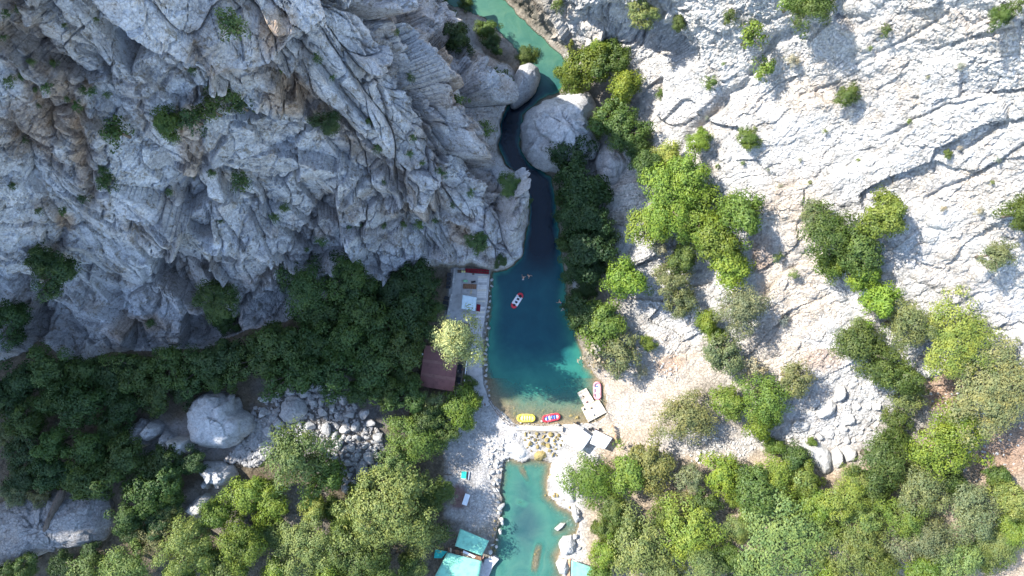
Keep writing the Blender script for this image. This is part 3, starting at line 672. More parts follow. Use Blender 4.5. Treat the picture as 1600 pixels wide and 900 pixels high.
outline_rock('boulder', 'broad cracked rock slab at the lower left corner of the picture',
    [(-30,800),(20,778),(60,768),(100,762),(140,762),(165,768),(172,790),(176,815),(170,842),(140,852),(100,858),(60,868),(20,884),(-30,890)], 6.0, 14.5, 65, M_SLAB, under=.92, facet=.25, dome=3.4, n=200, rings=50, detail=.8)
outline_rock('boulder', 'half sunlit streaked rock below the flat topped boulder',
    [(308,728),(320,722),(345,722),(362,728),(370,742),(365,756),(350,762),(335,756),(322,744)], 5.5, 12, 67, M_LIGHT_ROCK, dome=3.5, detail=.8)
outline_rock('boulder', 'small pale block under the half sunlit streaked rock', [(317,752),(324,747),(333,753),(330,763),(321,762)], 6, 10.4, 69, M_LIGHT_ROCK, detail=.5, dome=4)
outline_rock('boulder', 'white sunlit rock poking from bushes below the streaked rock', [(288,796),(300,784),(322,770),(334,778),(330,800),(310,810)], 6, 11.5, 71, M_WHITE_ROCK, dome=3.5, detail=.7)
outline_rock('boulder', 'largest shaded block on the grey boulder scree', [(437,650),(440,630),(452,618),(466,620),(478,632),(480,645),(468,658),(455,662),(443,660)], 5, 8.6, 73, M_LIGHT_ROCK, detail=.6)
outline_rock('boulder', 'long pale boulder at the lower end of the scree', [(556,733),(562,720),(572,722),(577,740),(576,754),(566,758),(558,748)], 4, 7.5, 75, M_ROCK, detail=.6)
outline_rock('boulder', 'bright white slab of bare rock beside the foot of the footbridge',
    [(784,697),(790,690),(806,690),(818,694),(826,704),(822,714),(812,717),(800,708),(788,706)], -.6, 1.0, 77, M_WHITE_ROCK, under=.95, detail=.5, dome=5)
outline_rock('boulder', 'long white rock bank between the bright bush and the lower pool',
    [(862,724),(872,716),(886,718),(898,730),(902,748),(900,768),(898,786),(888,786),(876,778),(864,766),(858,748)], -1.0, 1.7, 79, M_WHITE_ROCK, under=.92, detail=.3, dome=4)
outline_rock('boulder', 'white boulder cluster at the pool edge above the small teal roof', [(873,850),(880,838),(893,836),(900,848),(896,864),(884,868),(876,862)], -1, 2.2, 81, M_WHITE_ROCK, detail=.8)
outline_rock('boulder', 'smooth white boulder beside the small teal roof at the picture edge', [(868,880),(874,873),(886,874),(890,886),(884,900),(874,896)], -1, 2.0, 83, M_WHITE_ROCK, detail=.4)
outline_rock('boulder', 'white rock rib running into the pool below the long white bank', [(892,792),(898,788),(906,796),(908,812),(900,818),(894,806)], -.8, 1.6, 85, M_WHITE_ROCK, detail=.6)
outline_rock('boulder', 'pale slab lying in the shallows off the right bank', [(866,826),(876,817),(884,817),(880,823),(871,830)], -.9, .25, 87, M_WHITE_ROCK, detail=.15, dome=4)
outline_rock('boulder', 'largest ochre boulder at the lip of the little waterfall', [(831,711),(836,704),(848,700),(857,704),(856,714),(846,720),(835,719)], -1.2, .9, 89, M_WET_ROCK, detail=.4)
outline_rock('boulder', 'broad white slab above the thicket on the right', [(1246,694),(1256,690),(1280,692),(1295,700),(1299,720),(1298,738),(1288,742),(1268,722),(1252,708)], 6, 10.2, 91, M_WHITE_ROCK, detail=.4, dome=3.5)
outline_rock('boulder', 'upright white boulder in the middle of the trio on the right', [(1299,704),(1308,698),(1314,704),(1318,722),(1308,732),(1302,726)], 7, 10.6, 93, M_WHITE_ROCK, detail=.4)
outline_rock('boulder', 'round white boulder ending the trio on the right', [(1315,702),(1324,696),(1336,700),(1339,710),(1332,722),(1322,722)], 7.5, 11, 95, M_WHITE_ROCK, detail=.4)
outline_rock('boulder', 'large white rounded boulder high on the right hand scree', [(1274,645),(1282,630),(1298,624),(1306,632),(1304,644),(1294,653),(1280,654)], 9, 12.6, 97, M_WHITE_ROCK, detail=.45)
outline_rock('boulder', 'second white boulder on the scree right of the large one', [(1314,654),(1318,644),(1330,643),(1336,652),(1334,663),(1322,665)], 9.5, 13, 99, M_WHITE_ROCK, detail=.45)
outline_rock('boulder', 'leaning white boulder at the top of the right hand scree', [(1304,622),(1308,606),(1318,602),(1322,612),(1318,624),(1310,628)], 10.5, 13.6, 101, M_WHITE_ROCK, detail=.45)
outline_rock('boulder', 'pale grey rock under the yellow green crown on the right slope', [(1432,580),(1445,562),(1462,566),(1475,576),(1465,588),(1445,590)], 17, 21, 103, M_WHITE_ROCK)

outline_rock('debris_strip', 'dark strip of debris lying in a groove of the cracked corner slab',
    [(93,764),(100,766),(98,778),(90,795),(84,812),(76,832),(69,838),(65,834),(70,818),(78,800),(86,780)], 13.2, 15.1, 131, paint('debris', (.12, .095, .075), .95, .35, 4, .8), under=.95, detail=.9, dome=3, cat='debris')
def inside(poly, u, v): 
    return bool(sdist(poly, np.array([float(u)]), np.array([float(v)]))[0] < 0)
def scatter(name, poly, n, rmin, rmax, seed, label, group, meshes, blockers=(), cat='rock', gap=.82):
    rng = random.Random(seed); pu = [p[0] for p in poly]; pv = [p[1] for p in poly]; done = list(blockers); k = 0; tries = 0
    sizes = sorted((rmin + (rmax - rmin) * rng.random() ** 2.4 for _ in range(n)), reverse=True)
    for r in sizes:
        for _ in range(60):
            u, v = rng.uniform(min(pu), max(pu)), rng.uniform(min(pv), max(pv))
            if inside(poly, u, v) and all((u - a) ** 2 + (v - b) ** 2 > (gap * (r + q)) ** 2 for a, b, q in done):
                done.append((u, v, r)); b = r * rng.uniform(.62, .95)
                stone(name, u, v, r, b, rng.uniform(0, 3.14), label, group, meshes, rng, h=rng.uniform(.75, 1.1), sink=.02, cat=cat); break
    return done
SCREE = [(385,655),(412,620),(432,606),(470,596),(505,598),(520,612),(548,622),(570,648),(592,676),(604,712),(596,742),(575,768),(545,770),(520,742),(500,700),(470,690),(440,690),(400,700)]
d1 = scatter('rock', SCREE, 150, 3.6, 13, 5, 'loose grey rock in the boulder scree beside the shaded wood', 'rocks of the grey scree beside the shaded wood', ROCKS, [(458,640,22), (566,738,13)])
SCR2 = [(1225,690),(1250,650),(1290,610),(1340,590),(1375,610),(1390,640),(1370,670),(1345,690),(1300,690),(1250,690)]
d2 = scatter('rock', SCR2, 62, 2.6, 9, 6, 'loose white rock in the sunny scree above the trio of boulders', 'rocks of the white scree on the right slope', ROCKS_W, [(1289,638,17), (1325,654,12), (1313,614,11)])
SCR3 = [(1070,700),(1100,680),(1150,690),(1200,690),(1160,712),(1120,724),(1080,722)]
d3 = scatter('rock', SCR3, 20, 2.5, 8, 8, 'white rock lying in the gap between bushes and the lower right thicket', 'white rocks above the lower right thicket', ROCKS_W)
rng = random.Random(12)
for (u, v, a, b, an) in [(770,704,6,5,0),(777,700,5,4,1),(776,710,6,5,.5),(769,716,6,5,2),(777,719,6,5,.3),(772,727,6,5,.7),(779,728,5,4,0),(770,736,5,6,1),(778,738,5,4,.4),(775,748,6,5,.4),(770,756,6,7,.2),(777,757,5,5,.4),(772,766,7,5,.9),(778,765,6,4,.8),
        (770,776,5,6,0),(776,783,5,5,.3),(783,791,7,8,0),(784,814,5,11,.15),(780,803,4,5,0),(780,831,4,6,.2),(776,842,4,4,.2),(770,852,4,4,.3),(775,854,3.4,4,.3),(768,862,5,5,.3),(765,872,4,5,.1),(784,701,5,4,.4),(764,725,4,4,.4),(765,746,4,4,1)]:
    stone('bank_stone', u, v, a, b, an, 'pale stone in the row edging the left bank of the lower pool', 'edging stones along the lower pool', ROCKS_W, rng, h=.9, sink=.15, z=max(gz(u, v), .3), cat='stone')
for k in range(24):
    t = k / 23; v = 438 + t * 190; u = 768 - 8 * min(1, t * 2.2) + rng.uniform(-1.5, 1.5) + (6 * max(0, t - .8) * 5)
    stone('kerb_stone', u, v, rng.uniform(2.2, 4), rng.uniform(2.4, 4), rng.uniform(0, 3), 'grey stone in the single row between the terrace path and the deep pool', 'stones along the terrace edge', ROCKS, rng, h=.9, sink=.1, z=.35, cat='stone')
WEIR = [(822,674),(872,674),(880,690),(872,708),(862,720),(852,700),(838,702),(826,712),(818,690)]
d4 = scatter('weir_stone', WEIR, 34, 2.2, 6.5, 14, 'ochre brown stone in the little weir below the footbridge', 'ochre stones of the weir below the footbridge', ROCKS_A, cat='stone', gap=.75)
d5 = scatter('shore_stone', [(800,655),(882,657),(884,664),(804,664)], 16, 1.4, 3.2, 15, 'small pale stone along the pool shore beside the moored rafts', 'small stones at the shore by the rafts', ROCKS_W, cat='stone')
d6 = scatter('shore_stone', [(752,628),(768,632),(790,650),(800,662),(790,664),(770,650)], 16, 1.6, 4.2, 16, 'grey stone on the bank beside the sloping handrail', 'stones beside the sloping handrail', ROCKS, cat='stone')
d7 = scatter('rock', [(862,800),(905,815),(915,850),(900,870),(890,840)], 14, 2.2, 6, 17, 'white rock on the right bank of the lower pool', 'white rocks on the right bank of the lower pool', ROCKS_W)
d8 = scatter('rock', [(900,705),(930,708),(952,712),(940,722),(905,722)], 14, 2, 5, 18, 'white stone below the square white canopy', 'white stones below the square white canopy', ROCKS_W)
def rubble(name, polys, n, rmin, rmax, seed, mat):
    rs = np.random.RandomState(seed); V0, F0 = ICO[1]; V0 = np.array(V0); Vs, Fs = [], []; k = 0
    while k < n:
        poly = polys[rs.randint(len(polys))]; p = np.array(poly)
        u, v = rs.uniform(p[:, 0].min(), p[:, 0].max()), rs.uniform(p[:, 1].min(), p[:, 1].max()); k += 1
        if not inside(poly, u, v): continue
        r = rmin + (rmax - rmin) * rs.rand() ** 2.5; z0 = gz(u, v)
        Vr = V0 * (1 + rs.uniform(-.25, .25, (len(V0), 1))) * r * rs.uniform(.6, 1.1, 3) + np.array(W(u, v, z0 + r * .3))
        b = len(Vs) * len(V0); Vs.append(Vr); Fs += [tuple(i + b for i in f) for f in F0]
    tag(link(name, mesh_from(name, np.concatenate(Vs), Fs, mat)), kind='stuff')
rubble('rubble', [SCREE, [(380,690),(430,640),(440,690),(400,730),(350,720)]], 3600, .2, .8, 3, M_ROCK)
rubble('riverbed_stones', [[(775,560),(925,560),(942,652),(800,656)], [(786,722),(855,722),(895,800),(880,900),(760,900)]], 900, .12, .5, 9, M_WET_ROCK)
rubble('gravel', [SCR2, SCR3, [(1200,420),(1420,470),(1420,600),(1230,600)], [(1420,590),(1600,640),(1600,740),(1500,760)], [(760,660),(800,700),(790,740),(760,730)], [(960,560),(1060,520),(1060,600)]], 2300, .10, .40, 4, M_WHITE_ROCK)

# ------------------------------------------------------------------ vegetation
def crown_mesh(name, seed, nclump, leaves, leaf, squash=.8, lob=.28, cr=(.2, .36), fill=.12, sparse=0.0):
    """leaf clumps spread through a lobed crown of radius 1; base of the plant at z = 0, widest part near z = 1.25"""
    rs = np.random.RandomState(seed); ph = rs.uniform(0, 6.28, 6); cs = []
    for k in range(nclump):
        ct = rs.uniform(-.55, 1.0); th = rs.uniform(0, 2 * math.pi); st_ = math.sqrt(1 - ct * ct)
        R = 1 + lob * (math.sin(2 * th + ph[0]) * .5 + math.sin(3 * th + ph[1]) * .5 + math.sin(5 * th + ph[2]) * .35) + lob * .6 * math.sin(4 * ct + ph[3])
        rad = R * (rs.uniform(.55, .86) if rs.rand() > fill else rs.uniform(.1, .5))
        r = rs.uniform(*cr) * (1.0 if rs.rand() > .2 else .7)
        cs.append((rad * st_ * math.cos(th), rad * st_ * math.sin(th), 1.25 + rad * ct * squash, r))
    Ps, Ns, Ls = [], [], []
    for (x, y, zz, r) in cs:
        n = int(leaves * (r / cr[1]) ** 2 * (1 - sparse * rs.rand()))
        d = rs.normal(size=(n, 3)); d[:, 2] += .45; d /= np.linalg.norm(d, axis=1, keepdims=True)
        wob_ = 1 + .22 * np.sin(d[:, 0] * 7 + x * 9) * np.sin(d[:, 1] * 6 + y * 7)
        Ps.append(np.array([x, y, zz]) + d * (r * wob_ * rs.uniform(.72, 1.12, n))[:, None] * [1, 1, .85])
        cd = Ps[-1] - np.array([0, 0, 1.05]); cd /= np.linalg.norm(cd, axis=1, keepdims=True) + 1e-9; nn = d * .75 + cd * .75 + rs.normal(size=(n, 3)) * .33; Ns.append(nn / np.linalg.norm(nn, axis=1, keepdims=True)); Ls.append(leaf * rs.uniform(.6, 1.35, n))
    P, Nn_, Lf = np.concatenate(Ps), np.concatenate(Ns), np.concatenate(Ls); n = len(P)
    a = np.cross(Nn_, rs.normal(size=(n, 3))); a /= np.linalg.norm(a, axis=1, keepdims=True) + 1e-9; b = np.cross(Nn_, a)
    V = np.empty((n, 4, 3)); l = Lf[:, None]
    V[:, 0] = P - a * l; V[:, 1] = P - b * l * .62 + Nn_ * l * .15; V[:, 2] = P + a * l; V[:, 3] = P + b * l * .62 + Nn_ * l * .15
    return grid_mesh(name, V.reshape(-1, 3), np.arange(n * 4).reshape(-1, 4), M_LEAF, False), cs
def trunk_mesh(name, cs, seed, r0=.085, limbs=9, reach=1.0):
    rs = random.Random(seed); mb = MB(); top = Vector((rs.uniform(-.08, .08), rs.uniform(-.08, .08), 1.15))
    mid = Vector((rs.uniform(-.08, .08), rs.uniform(-.08, .08), .55))
    mb.tube([(0, 0, -.25), mid * .3 + Vector((0, 0, .05)), mid, top], [r0 * 1.3, r0, r0 * .8, r0 * .5], 7)
    for k in rs.sample(range(len(cs)), min(limbs, len(cs))):
        x, y, z_, r = cs[k]; s = mid.lerp(top, rs.uniform(.1, .9)); e = Vector((x * reach, y * reach, z_ + (reach - 1) * 1.4))
        m_ = s.lerp(e, .5) + Vector((rs.uniform(-.06, .06), rs.uniform(-.06, .06), rs.uniform(0, .1)))
        mb.tube([s, m_, e], [r0 * .45, r0 * .3, r0 * .1], 5)
    return mesh_from(name, mb.V, mb.F, M_BARK, True)
KINDS = {}
for key, var, args in (('b', 5, (62, 230, .048, .85, .40)), ('d', 5, (50, 230, .050, .95, .38, (.2, .34))), ('o', 3, (120, 130, .036, .72, .2, (.14, .24))), ('B', 3, (150, 200, .026, .66, .36, (.13, .24))),
                       ('s', 3, (30, 60, .075, .7, .4, (.2, .34), .2, .5)), ('p', 2, (80, 150, .042, .8, .34, (.16, .28), .15, .3))):
    KINDS[key] = []
    for k in range(var):
        me, cs = crown_mesh('crown', sum(map(ord, key)) * 31 + k, *args)
        KINDS[key].append((me, trunk_mesh('trunk', cs, k + 50, .085, *((18, 1.17) if key in 'ps' else (9, 1.0)))))
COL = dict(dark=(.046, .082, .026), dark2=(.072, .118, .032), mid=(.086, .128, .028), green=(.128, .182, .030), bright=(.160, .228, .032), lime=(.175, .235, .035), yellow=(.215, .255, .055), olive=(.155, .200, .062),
           grey=(.15, .168, .072), pale=(.36, .38, .20), silver=(.19, .215, .105), brown=(.20, .20, .065), dry=(.29, .275, .215))
trng = random.Random(77)
KINDS['Q'] = []
for k in range(4):
    me, cs = crown_mesh('crown', 900 + k, 92, 210, .031, .8, .46, (.17, .30), .12)
    KINDS['Q'].append((me, trunk_mesh('trunk', cs, k + 90)))
def tree(u, v, r, kind, colr, label, group=None, tall=1.0, name='tree', cat='tree', trunk=True, z=None):
    z0 = gz(u, v) if z is None else z
    if r >= 40 and kind in 'bpo': kind = 'Q'
    me, tk = trng.choice(KINDS[kind])
    zc = z0
    for _ in range(3):
        R = r * (H - zc) / F; zc = z0 + 1.25 * R * tall
    k = (H - zc) / F
    o = thing(name, label, cat, ((u - 800) * k, (450 - v) * k, z0), trng.uniform(0, 6.28), group)
    if r > 42 and tall <= 1.36 and u > 690: tall *= .74; R *= 1.04
    if tall < 1.2: tall *= trng.uniform(.85, 1.2)
    if v > 690: R *= trng.uniform(.74, .88) if 'smaller' in label else trng.uniform(.86, .97); tall *= trng.uniform(.85, 1.2)
    if kind == 'd': tall *= trng.uniform(.95, 1.15); R *= trng.uniform(.86, .98)
    o.scale = (R * trng.uniform(.95, 1.1), R * trng.uniform(.95, 1.1), R * tall)
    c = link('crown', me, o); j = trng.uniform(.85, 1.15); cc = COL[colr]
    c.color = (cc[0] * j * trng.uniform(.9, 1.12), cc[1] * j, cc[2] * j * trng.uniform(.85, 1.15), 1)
    if trunk: link('trunk', tk, o)
    return o
def many(lst, kind, colrs, label, group, **kw):
    for (u, v, r) in lst:
        tree(u, v, r, trng.choice(kind) if len(kind) > 1 else kind, trng.choice(colrs), label, group, **kw)

ORD = 'first second third fourth fifth sixth seventh eighth ninth tenth eleventh twelfth thirteenth fourteenth fifteenth sixteenth'.split()
def rowed(lst, cuts, names, kind, colrs, fmt, group, key=0, **kw):
    """plants in rows: each is told apart by its place along its row"""
    rows_ = {}
    for p in lst: rows_.setdefault(sum(p[1 - key] >= c for c in cuts), []).append(p)
    for b, ps in rows_.items():
        for k, (u, v, r) in enumerate(sorted(ps, key=lambda p: p[key])):
            tree(u, v, r, kind, trng.choice(colrs), fmt % (ORD[k], names[b]), group, **kw)
# -- the shaded wood under the cliff
rowed([(545,440,34),(500,492,36),(560,482,40),(610,455,36),(655,440,32),(640,490,38),(592,515,40),(672,482,24),(540,530,40),(490,540,38),(440,538,38),(400,560,38),(460,582,40),(520,582,40),(580,570,40),(632,540,36),(630,592,26),(604,612,28),(562,612,28),
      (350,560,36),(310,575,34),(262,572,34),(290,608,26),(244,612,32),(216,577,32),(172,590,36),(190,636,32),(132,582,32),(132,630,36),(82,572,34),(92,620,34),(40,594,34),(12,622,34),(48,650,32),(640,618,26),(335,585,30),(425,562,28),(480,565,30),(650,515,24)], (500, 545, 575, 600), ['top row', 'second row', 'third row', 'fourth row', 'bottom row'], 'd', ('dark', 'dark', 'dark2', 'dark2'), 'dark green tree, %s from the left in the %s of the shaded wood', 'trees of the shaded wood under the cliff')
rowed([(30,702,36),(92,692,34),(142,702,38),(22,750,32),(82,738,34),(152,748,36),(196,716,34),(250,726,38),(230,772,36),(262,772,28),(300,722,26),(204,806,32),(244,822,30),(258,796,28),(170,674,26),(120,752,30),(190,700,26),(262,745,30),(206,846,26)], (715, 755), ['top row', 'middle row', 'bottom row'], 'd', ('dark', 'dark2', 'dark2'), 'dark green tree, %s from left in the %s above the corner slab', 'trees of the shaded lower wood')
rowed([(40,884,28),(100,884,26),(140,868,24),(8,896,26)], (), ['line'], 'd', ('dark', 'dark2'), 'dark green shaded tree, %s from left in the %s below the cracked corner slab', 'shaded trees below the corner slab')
rowed([(20,772,24),(62,778,20),(8,680,22)], (), ['trio'], 'p', ('grey', 'silver'), 'greyish dusty tree, %s from left in the %s above the cracked corner slab', 'greyish trees above the corner slab')
tree(480,452,42,'b','dark2','brighter green round tree against the cliff foot at the upper edge of the shaded wood')
tree(20,500,34,'d','dark','dark tree against the cliff at the left picture edge')
tree(84,425,36,'d','dark','dark bushy tree in a cleft near the left end of the cliff foot')
tree(70,408,26,'d','dark','smaller dark tree just above the bushy tree in the left cleft')
tree(340,470,36,'o','dark2','large dark rounded tree standing alone on the lower cliff face')
tree(350,502,22,'d','dark','small dark tree below the lone rounded tree on the cliff')
tree(545,430,30,'d','dark2','dark tree hard against the cliff between wood and rock')
# -- scrub on the cliff
tree(265,192,26,'b','mid','bright green bush shining on the shaded cliff face', cat='bush', name='bush')
rowed([(300,186,24),(330,172,24),(355,150,24),(375,165,20),(340,140,18),(395,160,14)], (), ['band'], 's', ('dark', 'dark2'), 'dark scrub clump, %s from left in the %s beside the bright cliff bush', 'dark scrub right of the bright cliff bush', name='bush', cat='bush')
tree(512,191,22,'d','dark','round dark bush at the lower end of the long cliff gully', cat='bush', name='bush')
tree(365,40,30,'s','dark2','grey green scrub patch high on the cliff near the top edge', cat='bush', name='bush')
tree(180,205,28,'s','dark2','thin scrub on the cliff left of the bright green bush', cat='bush', name='bush')
tree(375,282,20,'s','dark2','low scrub clump in the middle of the cliff face', cat='bush', name='bush')
tree(165,285,18,'s','dark','dark scrub clump left of the cliff centre', cat='bush', name='bush')
tree(712,160,20,'s','mid','green shrub in the upper gully of the right cliff rib', cat='bush', name='bush')
tree(755,205,20,'s','mid','green shrub lower on the right cliff rib near the gorge', cat='bush', name='bush')
tree(785,125,22,'s','dark2','dark shrub beside the boulder that leans over the river', cat='bush', name='bush')
tree(745,378,18,'d','dark2','green bush on the cliff nose above the terrace', cat='bush', name='bush', tall=.6)
tree(782,408,12,'d','dark','small dark bush at the foot of the cliff nose', cat='bush', name='bush', tall=.6)
tree(712,60,28,'d','dark','dark bush in the shade beside the river bank at the top', cat='bush', name='bush')
tree(700,38,18,'d','dark2','small dark bush at the top of the shaded bank', cat='bush', name='bush')
tree(760,46,18,'b','mid','sunlit bush standing on the pale river bank at the top')
tree(770,70,16,'d','dark','dark bush in the shadow line of the pale river bank', cat='bush', name='bush')
tree(728,6,14,'p','mid','slim pale green tree on the river bank at the top edge')
tree(822,86,17,'b','mid','green bush overhanging the water above the leaning boulder', cat='bush', name='bush')
tree(690,4,12,'d','mid','green bush at the top edge where the cliff meets the river', cat='bush', name='bush')
tree(803,215,14,'d','dark','dark shrub hanging over the narrows on the cliff side', cat='bush', name='bush', tall=.7)
tree(795,290,18,'d','dark2','dark shrub on the cliff edge below the narrows', cat='bush', name='bush', tall=.6)
tree(820,315,12,'d','dark','small dark shrub on the outermost cliff corner', cat='bush', name='bush', tall=.6)
crng = random.Random(9)
tufts = [(50,97),(85,100),(55,140),(72,135),(60,165),(35,120),(15,125),(40,118),(10,20),(30,15),(150,30),(205,40),(145,145),(165,148),(120,165),(105,155),(8,58),(38,218),(95,235),(160,265),(130,140),(200,35),(300,110),(495,90),(520,120),(620,50),(640,120),(590,230),(640,240),(660,255),(560,350),(600,352),(630,350),(655,350),(680,345),(500,378),(430,340),(345,345),(300,270),(265,300),(545,355),(645,215),(690,270),(440,110),(235,505),(480,390),(100,330),(445,325),(575,190),(600,285),(706,320),(735,300),(250,60),(100,40),(330,270),(130,310),(20,290),(60,330)]
many([(u, v, crng.uniform(5, 11)) for u, v in tufts], 's', ('dark', 'dark2', 'dark2'), 'small dark scrub tuft growing from a crack of the shaded cliff', 'scrub tufts on the shaded cliff', name='shrub', cat='shrub', trunk=False)
# -- around the terrace
tree(715,527,44,'p','pale','tall pale yellow tree glowing in the sun above the shaded terrace', tall=2.3)
tree(735,598,13,'d','mid','small dark shrub by the path below the brown roof', cat='bush', name='bush')
tree(716,640,31,'b','green','green tree with sunlit tips below the brown roof', tall=.65)
tree(735,625,18,'d','mid','dark green tree top at the path below the brown roof')
tree(672,630,22,'p','silver','silvery green tree at the corner of the brown roof')
tree(692,672,26,'d','mid','dark tree below the silvery tree', tall=.7)
tree(640,690,42,'b','green','bright green tree between the scree and the gravel bank', tall=.75)
tree(655,668,26,'b','lime','light green top of the tree clump beside the scree', tall=.65)
tree(612,724,34,'p','olive','olive green tree at the lower right end of the scree')
tree(668,655,26,'d','dark2','dark tree behind the silvery tree')
tree(690,765,22,'b','mid','round green bush beside the white table on the left bank', cat='bush', name='bush')
tree(648,758,34,'b','olive','olive tree between the big crown and the gravel bank', tall=.7)
tree(668,790,26,'d','mid','green tree next to the reddish ground on the left bank')
tree(690,835,22,'s','dark2','brownish thin bush above the big teal tarpaulin', cat='bush', name='bush')
tree(705,778,11,'s','dry','dry reddish bush beside the white table', cat='bush', name='bush')
# -- lower left, in the sun
tree(452,718,62,'p','olive','tall olive green tree standing over the grey scree', tall=1.35)
tree(505,740,42,'d','mid','darker green side of the clump beside the tall olive tree')
tree(598,800,72,'B','olive','biggest olive crown of the lower left, left of the gravel bank', tall=1.0)
tree(660,840,42,'p','olive','olive tree below the biggest lower left crown')
tree(384,776,34,'b','lime','bright lime green tree at the shadow edge below the streaked rock')
tree(340,802,32,'b','green','bright green tree left of the lime green tree')
tree(425,785,32,'b','bright','fresh green tree under the tall olive tree')
tree(492,795,26,'b','yellow','yellowest small tree between the two big olive crowns')
tree(300,850,46,'p','olive','mottled olive tree right of the corner slab')
tree(245,842,34,'p','grey','grey green tree nearest the corner slab')
tree(195,886,42,'p','olive','pale olive tree at the bottom edge right of the slab')
tree(130,894,32,'p','olive','small pale olive tree at the bottom edge below the slab')
tree(262,800,22,'p','brown','brown tinged small tree at the shadow edge right of the slab')
tree(380,850,50,'p','green','large mid green tree in the middle of the lower left clump')
tree(472,862,52,'B','olive','large olive round tree at the bottom between two clumps')
tree(556,868,46,'b','mid','dark green tree at the bottom below the biggest crown')
rowed([(350,894,36),(430,898,36),(515,900,38),(600,895,42),(275,896,34),(645,890,32),(330,880,28),(420,836,30),(535,820,30),(560,770,26),(520,795,24)], (870,), ['upper row', 'bottom edge row'], 'b', ('green', 'olive', 'mid', 'bright'), 'smaller green tree, %s from left in the %s of the lower left wood', 'smaller trees of the sunny lower left wood')
# -- right bank of the gorge
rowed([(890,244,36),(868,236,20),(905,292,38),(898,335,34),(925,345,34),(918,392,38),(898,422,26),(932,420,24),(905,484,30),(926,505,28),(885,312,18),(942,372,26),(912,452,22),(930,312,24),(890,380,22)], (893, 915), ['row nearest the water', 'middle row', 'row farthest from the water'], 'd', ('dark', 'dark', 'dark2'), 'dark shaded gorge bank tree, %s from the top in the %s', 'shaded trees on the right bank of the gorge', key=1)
rowed([(960,182,34),(976,206,30),(946,190,26),(990,224,24),(1010,256,24),(1000,238,20)], (), ['line'], 'd', ('dark2', 'mid'), 'dark green tree, %s from left in the %s right of the huge gorge boulder', 'trees right of the huge boulder')
tree(925,104,36,'b','green','large bright green tree by the river bend above the huge boulder')
tree(893,122,24,'b','green','bright green bush overhanging the turquoise bend')
tree(957,90,30,'d','mid','darker green tree at the right of the river bend clump')
tree(975,138,28,'b','lime','lime green tree between the huge boulder and the white slope')
tree(940,78,20,'b','bright','upper tree of the river bend clump')
tree(1045,243,24,'b','yellow','yellow green round tree at the foot of the white slope')
tree(1093,222,18,'b','bright','narrow bright tree in a cleft at the foot of the white slope')
tree(1048,312,48,'b','bright','biggest bright green tree at the foot of the white slope')
tree(1022,350,34,'b','lime','lime green tree at the left of the biggest bright tree')
tree(1075,275,34,'b','bright','bright tree at the top of the big bright clump')
tree(1100,335,46,'b','bright','bright green tree in the middle of the big bright clump')
tree(1158,335,38,'b','green','green tree at the right end of the big bright clump')
tree(1120,382,34,'b','green','green tree below the big bright clump')
tree(1080,360,30,'b','bright','bright tree at the lower edge of the big bright clump')
tree(1030,388,16,'s','dry','dry grey bush below the lime green tree', cat='bush', name='bush')
tree(1065,405,26,'b','mid','mid green bush beside the little orange patch', cat='bush', name='bush')
tree(1050,438,32,'p','grey','grey green bush in the middle of the right bank', cat='bush', name='bush')
tree(1142,418,34,'b','lime','yellowish green bush right of the grey green ones', cat='bush', name='bush')
tree(1060,474,28,'p','grey','low grey green bush above the bare white patch', cat='bush', name='bush')
tree(1160,480,40,'p','silver','largest grey green bush on the right bank', cat='bush', name='bush')
tree(1105,502,22,'b','bright','bright green bush between two grey green ones', cat='bush', name='bush')
tree(1118,525,18,'b','bright','small bright bush above the drab olive bush', cat='bush', name='bush')
tree(1128,552,36,'p','grey','drab olive grey bush at the lower end of the right bank row', cat='bush', name='bush')
tree(976,436,34,'b','bright','bright round tree standing alone right of the pool')
tree(945,506,36,'b','green','sunlit green tree at the right edge of the pool')
tree(930,552,30,'s','dry','bare grey twiggy tree hanging over the turquoise shallows')
tree(968,555,32,'p','grey','thin grey green tree beside the twiggy one')
tree(1012,536,12,'b','green','tiny round green bush on bare ground right of the pool', cat='bush', name='bush')
tree(1002,584,12,'s','dry','low dry tuft on the sand above the floating platform', cat='bush', name='bush')
tree(1080,650,44,'p','grey','grey green tree right of the sandy bank')
tree(1138,628,26,'b','green','green bush between the two trees right of the sandy bank', cat='bush', name='bush')
tree(1200,622,42,'b','green','green tree with broad shadow on the white scree')
tree(1240,590,32,'p','grey','thin tree above the white scree')
tree(1188,655,28,'b','bright','bright lower part of the clump left of the white scree')
tree(1180,575,22,'s','dry','brownish twiggy bush above the clump left of the scree', cat='bush', name='bush')
